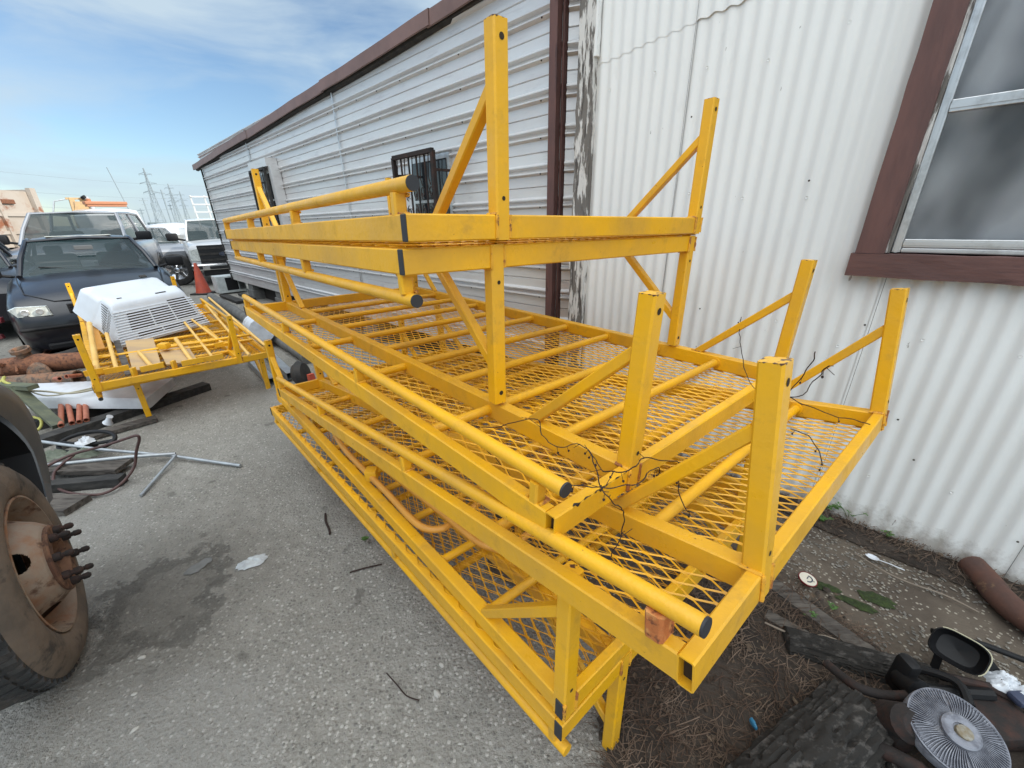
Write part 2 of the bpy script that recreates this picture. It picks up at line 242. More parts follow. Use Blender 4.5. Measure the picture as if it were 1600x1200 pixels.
# ------------------------------------------------------------------ geometry helpers
def tag(o, label=None, cat=None, group=None, kind=None):
    if label: o['label'] = label
    if cat: o['category'] = cat
    if group: o['group'] = group
    if kind: o['kind'] = kind
    return o
def empty(name, loc=(0, 0, 0), rz=0, label=None, cat=None, group=None, mw=None):
    o = bpy.data.objects.new(name, None); COL.objects.link(o); o.empty_display_size = .1
    if mw is not None: o.matrix_world = mw
    else: o.location = loc; o.rotation_euler = (0, 0, rz)
    return tag(o, label, cat, group)
class MB:
    def __init__(s): s.v = []; s.f = []; s.mi = []; s.m = 0
    def add(s, vs, fs):
        k = len(s.v); s.v += [tuple(v) for v in vs]; s.f += [tuple(i+k for i in f) for f in fs]; s.mi += [s.m]*len(fs); return s
    def box(s, a, b, M_=None, ch=0):
        x0, y0, z0 = a; x1, y1, z1 = b
        vs = [(x, y, z) for z in (z0, z1) for y in (y0, y1) for x in (x0, x1)]
        fs = [(0, 2, 3, 1), (4, 5, 7, 6), (0, 1, 5, 4), (2, 6, 7, 3), (0, 4, 6, 2), (1, 3, 7, 5)]
        if ch:
            bm = bmesh.new(); bv = [bm.verts.new(v) for v in vs]
            for f in fs: bm.faces.new([bv[i] for i in f])
            bmesh.ops.bevel(bm, geom=bm.edges[:], offset=ch, segments=2, affect='EDGES', profile=.5)
            bm.verts.index_update(); vs = [v.co.copy() for v in bm.verts]; fs = [[v.index for v in f.verts] for f in bm.faces]; bm.free()
        if M_ is not None: vs = [M_ @ Vector(v) for v in vs]
        return s.add(vs, fs)
    def frame(s, d, upv=(0, 0, 1)):
        d = Vector(d).normalized(); u = Vector(upv)
        if abs(d.dot(u)) > .98: u = Vector((0, 1, 0)) if abs(d.y) < .9 else Vector((1, 0, 0))
        x = d.cross(u).normalized(); y = x.cross(d).normalized(); return d, x, y
    def prism(s, p0, p1, prof, upv=(0, 0, 1), caps=True):
        p0 = Vector(p0); p1 = Vector(p1); d, x, y = s.frame(p1-p0, upv); n = len(prof)
        vs = [p+x*a+y*b for p in (p0, p1) for a, b in prof]
        fs = [(i, (i+1) % n, (i+1) % n+n, i+n) for i in range(n)]
        if caps: fs += [tuple(range(n))[::-1], tuple(range(n, 2*n))]
        return s.add(vs, fs)
    def bar(s, p0, p1, w, h, ch=.002, upv=(0, 0, 1)):
        a, b = w/2, h/2; c = min(ch, a*.6, b*.6)
        return s.prism(p0, p1, [(-a+c, -b), (a-c, -b), (a, -b+c), (a, b-c), (a-c, b), (-a+c, b), (-a, b-c), (-a, -b+c)], upv)
    def hollow(s, p0, p1, w, h, wall=.0028, ch=.003, upv=(0, 0, 1)):
        p0 = Vector(p0); p1 = Vector(p1); d, x, y = s.frame(p1-p0, upv)
        def pr(a, b, c): return [(-a+c, -b), (a-c, -b), (a, -b+c), (a, b-c), (a-c, b), (-a+c, b), (-a, b-c), (-a, -b+c)]
        o = pr(w/2, h/2, ch); i = pr(w/2-wall, h/2-wall, ch*.5); vs = []
        for p in (p0, p1):
            for q in (o, i): vs += [p+x*a+y*b for a, b in q]
        fs = []
        for k in range(8):
            j = (k+1) % 8
            fs += [(k, j, j+16, k+16), (k+8, k+24, j+24, j+8), (k, k+8, j+8, j), (k+16, j+16, j+24, k+24)]
        return s.add(vs, fs)
    def tube(s, pts, r, seg=10, caps=True, closed=False):
        pts = [Vector(p) for p in pts]; n = len(pts); rs = r if isinstance(r, (list, tuple)) else [r]*n
        k0 = len(s.v); prev = None; vs = []
        for i, p in enumerate(pts):
            if closed: d = pts[(i+1) % n]-pts[i-1]
            else: d = (pts[min(i+1, n-1)]-pts[max(i-1, 0)])
            d.normalize()
            if prev is None: d_, x, y = s.frame(d)
            else:
                x = prev-d*prev.dot(d)
                if x.length < 1e-6: d_, x, y = s.frame(d)
                x.normalize(); y = x.cross(d)
            prev = x
            vs += [p+(x*math.cos(t)+y*math.sin(t))*rs[i] for t in [2*math.pi*j/seg for j in range(seg)]]
        fs = []
        for i in range(n if closed else n-1):
            a = i*seg; b = ((i+1) % n)*seg
            for j in range(seg): fs.append((a+j, a+(j+1) % seg, b+(j+1) % seg, b+j))
        if caps and not closed: fs += [tuple(range(seg))[::-1], tuple(range((n-1)*seg, n*seg))]
        return s.add(vs, fs)
    def pipe(s, p0, p1, r, ri, seg=16):   # hollow round pipe
        p0 = Vector(p0); p1 = Vector(p1); d, x, y = s.frame(p1-p0); vs = []
        for p in (p0, p1):
            for q in (r, ri): vs += [p+(x*math.cos(t)+y*math.sin(t))*q for t in [2*math.pi*j/seg for j in range(seg)]]
        fs = []
        for k in range(seg):
            j = (k+1) % seg; a = seg
            fs += [(k, j, j+2*a, k+2*a), (k+a, k+3*a, j+3*a, j+a), (k, k+a, j+a, j), (k+2*a, j+2*a, j+3*a, k+3*a)]
        return s.add(vs, fs)
    def lathe(s, prof, M_=None, seg=32, sweep=2*math.pi):   # prof: (r, h) around z
        n = len(prof); vs = []; full = abs(sweep-2*math.pi) < 1e-6; K = seg if full else seg+1
        for j in range(K):
            a = sweep*j/seg; vs += [Vector((r*math.cos(a), r*math.sin(a), h)) for r, h in prof]
        if M_ is not None: vs = [M_ @ v for v in vs]
        fs = []
        for j in range(seg):
            a = j*n; b = ((j+1) % K)*n
            for i in range(n-1): fs.append((a+i, b+i, b+i+1, a+i+1))
        return s.add(vs, fs)
    def grid(s, pts):   # 2D list of points
        h = len(pts); w = len(pts[0]); return s.add([p for r in pts for p in r], [(i*w+j, i*w+j+1, (i+1)*w+j+1, (i+1)*w+j) for i in range(h-1) for j in range(w-1)])
    def build(s, name, ms, parent=None, smooth=False, ang=35):
        me = bpy.data.meshes.new(name); me.from_pydata([tuple(v) for v in s.v], [], s.f)
        ms = ms if isinstance(ms, (list, tuple)) else [ms]
        for m in ms: me.materials.append(M[m] if isinstance(m, str) else m)
        if len(ms) > 1: me.polygons.foreach_set('material_index', s.mi)
        if smooth:
            me.polygons.foreach_set('use_smooth', [True]*len(me.polygons))
            try: me.set_sharp_from_angle(angle=R(ang))
            except Exception: pass
        me.update(); o = bpy.data.objects.new(name, me); COL.objects.link(o)
        if parent: o.parent = parent
        return o
def recenter(o):   # put a top-level mesh's origin at its own base
    me = o.data; xs = [v.co for v in me.vertices]; c = Vector((sum(v.x for v in xs)/len(xs), sum(v.y for v in xs)/len(xs), min(v.z for v in xs)))
    for v in me.vertices: v.co -= c
    o.location = c; return o
def copy_tree(o, parent=None):
    c = o.copy(); COL.objects.link(c)
    if parent: c.parent = parent
    for ch in list(o.children): copy_tree(ch, c)
    return c
def rotz(a): return Matrix.Rotation(a, 4, 'Z')
def T(*a): return Matrix.Translation(Vector(a))
# yard directions: nv points at the buildings, dv runs along them away from the camera
nv = Vector((math.cos(R(43)), math.sin(R(43)), 0)); dv = Vector((-nv.y, nv.x, 0))
def P(c, s, z=0): return nv*c+dv*s+Vector((0, 0, z))
def wob(p, s, a): return noise.noise(Vector(p)*s)*a
# ------------------------------------------------------------------ ground (setting)
g = MB(); g.add([(-900, -900, 0), (900, -900, 0), (900, 900, 0), (-900, 900, 0)], [(0, 1, 2, 3)])
tag(g.build('ground', 'ground'), kind='structure')
def patch(name, pts, z, m, label=None, kind='structure', amp=.04, bumpy=0, res=6):
    cx = sum(p[0] for p in pts)/len(pts); cy = sum(p[1] for p in pts)/len(pts); ring = []
    for i in range(len(pts)):
        a = Vector(pts[i]); b = Vector(pts[(i+1) % len(pts)])
        for k in range(res):
            q = a.lerp(b, k/res); e = noise.noise(Vector((q.x*5, q.y*5, z*100)))*amp; d = (Vector((q.x-cx, q.y-cy))).normalized(); ring.append((q.x+d.x*e, q.y+d.y*e))
    rows = []; K = 14
    for k in range(K+1):
        f = k/K; rr = []
        for x, y in ring+[ring[0]]:
            X = cx+(x-cx)*f; Y = cy+(y-cy)*f; h = 0 if k == K else bumpy*(1-f**4)*(.5+.5*noise.noise(Vector((X*9, Y*9, 3))))
            rr.append((X, Y, z+h))
        rows.append(rr)
    b = MB(); b.grid(rows); o = b.build(name, m, smooth=True, ang=180); tag(o, label=label, kind=kind); return o
patch('dirt_strip', [P(2.44, 1.75)[:2], P(1.6, 1.75)[:2], P(.9, 1.1)[:2], (.50, .95), (.30, .72), (.30, .2), (.8, -.3), (2.6, -.3), P(2.44, -2)[:2]], .004, 'sand', bumpy=.010, amp=.03)
patch('litter_soil', [(1.02, 1.50), (.62, 1.15), (.40, .93), (.22, .62), (.30, .2), (1.6, .15), (1.95, .62), (1.35, .98), (1.22, 1.22)], .022, 'dirt', bumpy=.022, amp=.05)
patch('wall_foot_soil', [P(2.45, 1.8)[:2], P(2.28, 1.7)[:2], P(2.24, 1.0)[:2], P(2.30, .4)[:2], P(2.26, -.2)[:2], P(2.32, -.9)[:2], P(2.45, -.9)[:2]], .014, 'dirt', bumpy=.03, amp=.16, res=14)
# ------------------------------------------------------------------ trailer with ribbed aluminium siding
TY = R(44.3); tn = Vector((math.cos(TY), math.sin(TY), 0)); td = Vector((-tn.y, tn.x, 0)); TC = Vector((.4295, 3.2036, 0))
# local frame: x = along the wall (away from camera), y = into the building, z up
MT = Matrix(((td.x, tn.x, 0, TC.x), (td.y, tn.y, 0, TC.y), (0, 0, 1, 0), (0, 0, 0, 1)))
tr = empty('trailer_building', mw=MT, label='long grey trailer building with ribbed aluminium siding and brown roof edge', cat='building')
PER = .215
def sid_profile(z0, z1):
    pts = []; k = math.floor((z0-2.42)/PER)-1
    while True:
        b = 2.42+k*PER; k += 1
        if b > z1+PER: break
        # two raised ribs, a wide flat, one fine crease
        for dz, y in ((0, .002), (.013, -.028), (.020, -.028), (.033, -.003), (.044, .002), (.057, -.028), (.064, -.028), (.078, 0), (.138, 0), (.143, .009), (.148, 0)): pts.append((b+dz, y))
    pts = [p for p in pts if z0 < p[0] < z1]
    return [(z0, 0)]+pts+[(z1, 0)]
def siding(x0, x1, z0, z1, off, nx):
    pr = sid_profile(z0, z1); b = MB(); rows = []
    for i in range(nx+1):
        x = x0+(x1-x0)*i/nx
        rows.append([(x, y+off+.004*noise.noise(Vector((x*1.3, z*2.1, 7)))+.0018*noise.noise(Vector((x*7, z*6, 2))), z) for z, y in pr])
    b.grid(rows); return b
segs = [(-.0, 3.16, 0), (3.16, 6.4, .004), (6.4, 9.7, 0)]
for i, (a, c, o_) in enumerate(segs):
    b = siding(a-.02 if i else a, c, .34, 2.93, o_, 46)
    b.m = 1; z = 2.42+.014+PER     # rivet heads along the ribs
    while z > .5:
        x = a+.15
        while x < c:
            b.box((x-.004, -.026+o_, z-.010), (x+.004, -.020+o_, z+.006)); x += .41
        z -= PER
    b.build('siding_panel', ['alu', 'blackmatte'], tr)
for x in (3.15, 6.39):
    b = MB(); b.bar((x, -.018, .36), (x, -.018, 2.9), .022, .006); b.build('seam_strip', 'alustrip', tr)
b = MB(); b.grid([[(-.022-.32*f+yy*.5, .03+.17*f+yy*.85, zz) for zz, yy in sid_profile(.2, 2.98)] for f in [k/4 for k in range(5)]]); b.build('return_siding', 'alu', tr)
b = MB(); b.box((.0, .3, .3), (9.7, 3.4, 2.9)); b.build('core_walls', 'alu', tr)
b = MB(); b.bar((.030, -.03, .02), (.030, -.03, 3.05), .062, .05, upv=(0, 1, 0)); b.build('corner_post', 'brown', tr)
b = MB(); b.bar((-.010, .018, .02), (-.010, .018, 3.05), .014, .046, upv=(0, 1, 0)); b.build('corner_trim', 'brown', tr)
# roof edge: sagging brown drip flashing in lapped lengths, black soffit strip beneath paints in the eave shade
fz = lambda x: 2.995-.024*x+.004*math.sin(x*1.9)
cuts = [-.15, 1.27, 3.25, 6.1, 10.15]
for i in range(4):
    a, c = cuts[i], cuts[i+1]; b = MB(); ro_ = []
    n_ = 14
    for k in range(n_+1):
        x = a-.04+(c-a+.04)*k/n_; z = fz(x)+.006*(i % 2)+.0015*math.sin(x*5); y = -.075-.006*(i % 2)-.008*noise.noise(Vector((x*2, 0, 4)))
        ro_.append([(x, .25, z+.012), (x, y, z), (x, y-.004, z-.10), (x, y+.012, z-.102), (x, y+.012, z-.07)])
    b.grid(ro_); b.build('roof_flashing', 'fascia', tr)
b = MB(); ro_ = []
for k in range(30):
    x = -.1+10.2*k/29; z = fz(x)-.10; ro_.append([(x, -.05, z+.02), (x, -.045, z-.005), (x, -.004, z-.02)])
b.grid(ro_); b.build('eave_shade_soffit', 'blackmatte', tr)
b = MB(); b.grid([[(x, .2, fz(x)-.01), (x, 3.6, fz(x)-.02)] for x in [-.15+10.3*k/12 for k in range(13)]]); b.build('roof', 'fascia', tr)
b = MB(); b.box((.02, .25, .0), (9.5, .35, .36)); b.build('underfloor_shade_panel', 'underfloor_shade', tr)  # near-black panel stands in for the shade under the trailer floor
for x in (1.2, 3.0, 4.8, 6.6, 8.4): b = MB(); b.box((x, .02, 0), (x+.4, .25, .2), ch=.01); b.box((x+.03, .04, .201), (x+.36, .25, .34), ch=.01); b.build('support_block', 'concrete', tr)
b = MB(); b.bar((9.715, -.02, .34), (9.715, -.02, 2.75), .03, .03); b.build('far_corner_trim', 'blackmatte', tr)
def grille_window(x0, x1, z0, z1, off, hood):
    w = MB(); w.box((x0, -.03, z0), (x1, .02, z1)); fr = w.build('window', 'alustrip', tr)
    w = MB(); w.box((x0+.04, -.036, z0+.04), (x1-.04, -.031, z1-.04)); w.build('pane', 'glass', fr)
    w = MB(); w.box((x0+.03, -.046, (z0+z1)/2-.012), (x1-.03, -.037, (z0+z1)/2+.012)); w.build('meeting_rail', 'alustrip', fr)
    gb = MB(); y = -off
    for p, q in (((x0, y, z0), (x0, y, z1)), ((x1, y, z0), (x1, y, z1)), ((x0, y, z1), (x1, y, z1)), ((x0, y, z0), (x1, y, z0))): gb.bar(p, q, .035, .035)
    n_ = 5
    for k in range(1, n_): x = x0+(x1-x0)*k/n_; gb.bar((x, y, z0), (x, y, z1), .014, .014)
    for s_ in (0, 1):    # side returns of the cage, closed with bars
        x = x0 if s_ == 0 else x1
        for zz in (z0+.12, z1-.14): gb.bar((x, y, zz), (x, -.03, zz), .02, .02)
    for k in range(n_):   # scroll work
        cx = x0+(x1-x0)*(k+.5)/n_; cz = z0+(z1-z0)*.48
        for sg in (1, -1):
            pts = []
            for j in range(22):
                a = j/21*2*math.pi*1.25; r_ = .055*(1-j/34); pts.append((cx+math.sin(a)*r_*.6*(1 if k % 2 else -1), y, cz+sg*(.075-math.cos(a)*r_)))
            gb.tube(pts, .0045, 5)
        gb.tube([(cx, y, cz+.13), (cx+.025, y, cz+.19), (cx, y, z1)], .005, 5); gb.tube([(cx, y, cz-.13), (cx-.025, y, cz-.19), (cx, y, z0)], .005, 5)
    gr = gb.build('security_grille', 'rustdark' if not hood else 'blackmatte', fr)
    if hood:
        w = MB(); w.box((x0-.08, -.16, z1+.02), (x1+.05, .0, z1+.13)); w.box((x0-.14, -.13, z0-.05), (x0-.03, 0, z1+.02)); w.build('window_hood', 'alu', fr)
grille_window(1.16, 1.76, 1.30, 2.03, .20, False)
grille_window(5.32, 6.02, 1.45, 2.27, .17, True)
# ------------------------------------------------------------------ corrugated white shed
MS = Matrix(((dv.x, nv.x, 0, 0), (dv.y, nv.y, 0, 0), (0, 0, 1, 0), (0, 0, 0, 1))) @ T(0, 2.44, 0)
sh = empty('corrugated_shed', mw=MS, label='white corrugated metal shed with a brown-trimmed window', cat='shed')
def corr(x0, x1, z0, z1, off, edge=None, nz=10, slope=0):
    b = MB(); rows = []; step = .068/8; n_ = int((x1-x0)/step)
    for i in range(n_+1):
        x = x0+(x1-x0)*i/n_; c = math.cos(2*math.pi*x/.068); rr = []
        for k in range(nz+1):
            zz0 = z0+slope*(x1-x)+(edge*c if edge else 0)+(.006*noise.noise(Vector((x*6, 0, z0*9))) if edge else .0)
            z = zz0+(z1-zz0)*k/nz
            rr.append((x, off-.0060*c+.006*noise.noise(Vector((x*1.1, z*1.4, 3)))+.002*noise.noise(Vector((x*6, z*3, 8))), z))
        rows.append(rr)
    b.grid(rows); return b
WX0, WX1, WZ0, WZ1 = -.95, .215, 1.325, 2.75       # window opening
shx = [(1.17, 1.735, -.004), (.30, 1.18, .002), (.18, .302, .002), (-.52, .19, -.004), (-1.5, -.51, .002), (-4.5, -1.49, -.004)]
rn = random.Random(3)
def sheet(x0, x1, z0, z1, off, **k):
    b = corr(x0, x1, z0, z1, off, **k)
    for i in range(24):    # roofing-nail heads on the crowns
        x = round((1.6-.272*i)/.068)*.068
        for z in (.35, .95, 1.55, 2.15, 2.62):
            if x0+.02 < x < x1-.02 and z0+.06 < z < z1: b.lathe([(0, -.004), (.0035, -.003), (.006, 0)], T(x+.002, off-.009, z+rn.uniform(-.05, .05)) @ Matrix.Rotation(R(90), 4, 'X'), 7)
    return b.build('wall_sheet', 'white', sh, smooth=True, ang=60)
for x0, x1, off in shx:
    if x1 <= WX1+.2 and x0 > -1.6:
        sheet(x0, x1, .01, WZ0-.04, off)
        if x1 > WX1: sheet(WX1+.02, x1, WZ0-.04, 3.2, off-.001)
        if x0 < WX0: sheet(x0, WX0-.02, WZ0-.04, 3.2, off-.001)
        continue
    if x0 >= 1: sheet(x0, x1, .01, 2.40, off)
    else: sheet(x0, x1, .01, 2.5 if x0 > 0 else 3.2, off)
sheet(.93, 1.735, 2.295, 3.2, -.006, edge=.003, slope=.083); sheet(.30, .935, 2.40, 3.2, -.004, edge=.003)
b = MB()
for x, z in ((1.13, 1.95), (1.10, 1.30), (.55, 1.62), (.25, 1.30), (.20, 1.02), (-.02, .62), (-.50, .22), (.93, 1.0), (1.42, 1.5), (-.12, .45)):
    b.lathe([(0, -.001), (.0045, 0)], T(x, -.0165, z) @ Matrix.Rotation(R(90), 4, 'X'), 8)
b.build('nail_holes', 'hole', sh)
for x_, z0_, z1_ in ((1.1705, .02, 3.0), (.1805, .02, 1.27), (-.5195, .02, 1.27)): b = MB(); b.grid([[(x_-.0008+.003*noise.noise(Vector((x_, z*2, 1))), -.0125, z), (x_+.0008+.003*noise.noise(Vector((x_, z*2, 1))), -.0125, z)] for z in [z0_+(z1_-z0_)*k/30 for k in range(31)]]); b.build('sheet_lap', 'wood', sh)
b = MB()
def rough_board(b, p0, p1, w, h, n_=14, amp=.004, upv=(0, 0, 1), seed=0):
    p0 = Vector(p0); p1 = Vector(p1); d, x, y = b.frame(p1-p0, upv); rows = []
    for k in range(n_+1):
        p = p0.lerp(p1, k/n_); rr = []
        for a, c in ((-1, -1), (-.3, -1), (.4, -1), (1, -1), (1, 0), (1, 1), (.4, 1), (-.3, 1), (-1, 1), (-1, 0), (-1, -1)):
            e = 1+amp/w*2*noise.noise(Vector((k*.9+seed, a*3, c*3))); rr.append(p+x*(a*w/2*e)+y*(c*h/2*e))
        rows.append(rr)
    b.grid(rows); k0 = len(b.v)-11*(n_+1); b.f += [tuple(range(k0, k0+10))[::-1], tuple(range(k0+11*n_, k0+11*n_+10))]; b.mi += [b.m]*2
rough_board(b, (1.79, -.02, .0), (1.79, -.02, 3.2), .11, .05, 40, .012, upv=(0, 1, 0)); b.build('corner_board', 'peel', sh)
b = MB(); rough_board(b, (1.735, -.028, 2.33), (1.735, -.028, 3.2), .035, .03, 20, .004, upv=(0, 1, 0)); b.build('edge_strip', 'white', sh)
b = MB(); b.box((-4.5, .03, 0), (1.8, .12, WZ0-.05)); b.box((WX1+.03, .03, WZ0-.05), (1.8, .12, 3.2)); b.box((-4.5, .03, WZ0-.05), (WX0-.03, .12, 3.2)); b.box((WX0-.03, .03, WZ1), (WX1+.03, .12, 3.2)); b.box((1.70, .30, 0), (1.78, 4, 3.2)); b.box((-4.5, 3.9, 0), (1.7, 4, 3.2)); b.box((-4.5, .12, 0), (-4.4, 3.9, 3.2)); b.box((-4.6, -.1, 3.21), (1.9, 4.1, 3.3))
b.build('inner_walls', 'wood', sh)
wn = empty('window', mw=Matrix.Identity(4)); wn.parent = sh
b = MB(); rough_board(b, (WX1+.045, -.03, WZ0+.0), (WX1+.035, -.03, 2.9), .095, .045, 16, .003, upv=(0, 1, 0)); b.build('side_trim', 'brown', wn)
b = MB(); rough_board(b, (WX1+.105, -.034, WZ0-.047), (WX0-.1, -.034, WZ0-.047), .05, .092, 16, .003, upv=(0, 0, 1)); b.build('sill_trim', 'brownsill', wn)
b = MB(); rough_board(b, (WX0-.045, -.03, WZ0), (WX0-.045, -.03, 2.9), .095, .045, 16, .003, upv=(0, 1, 0)); b.build('side_trim', 'brown', wn)
b = MB(); rough_board(b, (WX1-.004, -.008, WZ0+.002), (WX1-.010, -.008, 2.9), .026, .03, 24, .004, upv=(0, 1, 0)); b.build('window_jamb', 'peel', wn)
fr = empty('window_frame', mw=Matrix.Identity(4)); fr.parent = wn
def abar(x0, z0, x1, z1, w, y, h=.022, name='frame_bar', m='alustrip'):
    b = MB(); b.box((x0, y-h, z0), (x1, y, z1), ch=.0025); b.box((x0+.3*w if x1-x0 < z1-z0 else x0, y-h-.004, z0 if x1-x0 < z1-z0 else z0+.3*w), (x1-.3*w if x1-x0 < z1-z0 else x1, y-h+.001, z1 if x1-x0 < z1-z0 else z1-.3*w)); return b.build(name, m, fr)
abar(WX1-.048, WZ0+.004, WX1-.020, 2.75, .028, .008, name='frame_stile')
abar(WX0, WZ0+.004, WX0+.03, 2.75, .03, .008, name='frame_stile')
abar(WX0+.031, WZ0+.004, WX1-.049, WZ0+.022, .018, .008, name='frame_rail'); abar(WX0+.031, WZ0+.024, WX1-.049, WZ0+.056, .032, .004, name='frame_rail')
abar(WX0+.031, 1.812, WX1-.049, 1.852, .04, -.002, name='frame_rail')
b = MB(); b.box((WX0+.03, .010, WZ0+.05), (WX1-.046, .014, 1.82)); b.build('pane', mat('lower_pane', (.05, .053, .058), .12, alpha=.22, spec=.7), wn)
b = MB(); b.box((WX0+.03, .000, 1.85), (WX1-.046, .004, 2.75)); b.build('pane', mat('upper_pane', (.05, .055, .062), .10, alpha=.22, spec=.7), wn)
b = MB(); rows = []
for i in range(90):
    x = WX0+(WX1-WX0)*i/89; rows.append([(x, .060+.030*noise.noise(Vector((x*7+z*1.2, z*1.1, 1)))+.012*noise.noise(Vector((x*22+z*5, z*2.2, 5))), z) for z in [WZ0+(WZ1-WZ0)*k/40 for k in range(41)]])
b.grid(rows); b.build('plastic_film', 'curtain', wn, smooth=True, ang=180)
b = MB(); b.box((WX0-.2, .6, 1.2), (WX1+.2, .65, 3)); b.build('room_back', 'blackmatte', wn)
# ------------------------------------------------------------------ yellow racks
Wd, w1, bb, tt, Ln, pp, qx, qy, ss = 1.2178, .2354, .0256, .0556, 2.6123, .4268, .0406, .0375, .2575
PX, PR = .0189, .0153
def box_rail(p0, p1, w, h, name, par, m='yellow', openr=False):
    b = MB()
    if openr:
        b.hollow(p0, p1, w, h); b.m = 1; y_ = p0[1]; z_ = p0[2]; b.box((.016, y_-w/2+.0025, z_-h/2+.0025), (.020, y_+w/2-.0025, z_+h/2-.0025)); return b.build(name, [m, 'hole'], par, smooth=True)  # dark plug inside the open end paints in the tube's inner shade
    else: b.bar(p0, p1, w, h, .003)
    return b.build(name, m, par, smooth=True)
def mesh_deck(par):
    b = MB(); SW, LW = .0345, .082; sw, th = .0036, .0018; x0, x1, y0, y1 = .011, Wd-.011, .006, Ln-.006; nxr = int((x1-x0)/(SW/2)); z = -.0030
    SWr = (x1-x0)/nxr*2; ny = int((y1-y0)/(LW/2)); LWr = (y1-y0)/ny*2
    for i in range(nxr):
        # zigzag strand between bond line i and i+1; ribbon tilted like expanded metal
        xa = x0+i*SWr/2; xb = xa+SWr/2; cs = []
        for j in range(ny+1):
            y = y0+j*LWr/2; up_ = (i+j) % 2 == 0; xc = (xb-.0016) if up_ else (xa+.0016)
            for dy in (-.006, .006):
                yy = min(max(y+dy, y0), y1)
                if cs and abs(cs[-1][1]-yy) < 1e-5: continue
                cs.append((xc, yy))
        n_ = len(cs); vs = []
        ca, sa = math.cos(R(38)), math.sin(R(38))
        for (x, y) in cs:
            for a, c in ((-sw/2, -th/2), (sw/2, -th/2), (sw/2, th/2), (-sw/2, th/2)):
                vs.append((x+a*ca-c*sa, y, z+a*sa+c*ca))
        fs = []
        for j in range(n_-1):
            for k in range(4): fs.append((j*4+k, j*4+(k+1) % 4, j*4+4+(k+1) % 4, j*4+4+k))
        b.add(vs, fs)
    return b.build('mesh_deck', 'yellow', par)
def weld(b, pts, r=.004):
    q = []
    for i in range(len(pts)-1):
        a, c = Vector(pts[i]), Vector(pts[i+1]); n_ = max(2, int((c-a).length/.006))
        for k in range(n_): e = a.lerp(c, k/n_); q.append(e)
    q.append(Vector(pts[-1])); o_m = b.m; b.m = 2; b.tube(q, [r*(.8+.5*random.random()) for _ in q], 6); b.m = o_m
_cache = {}
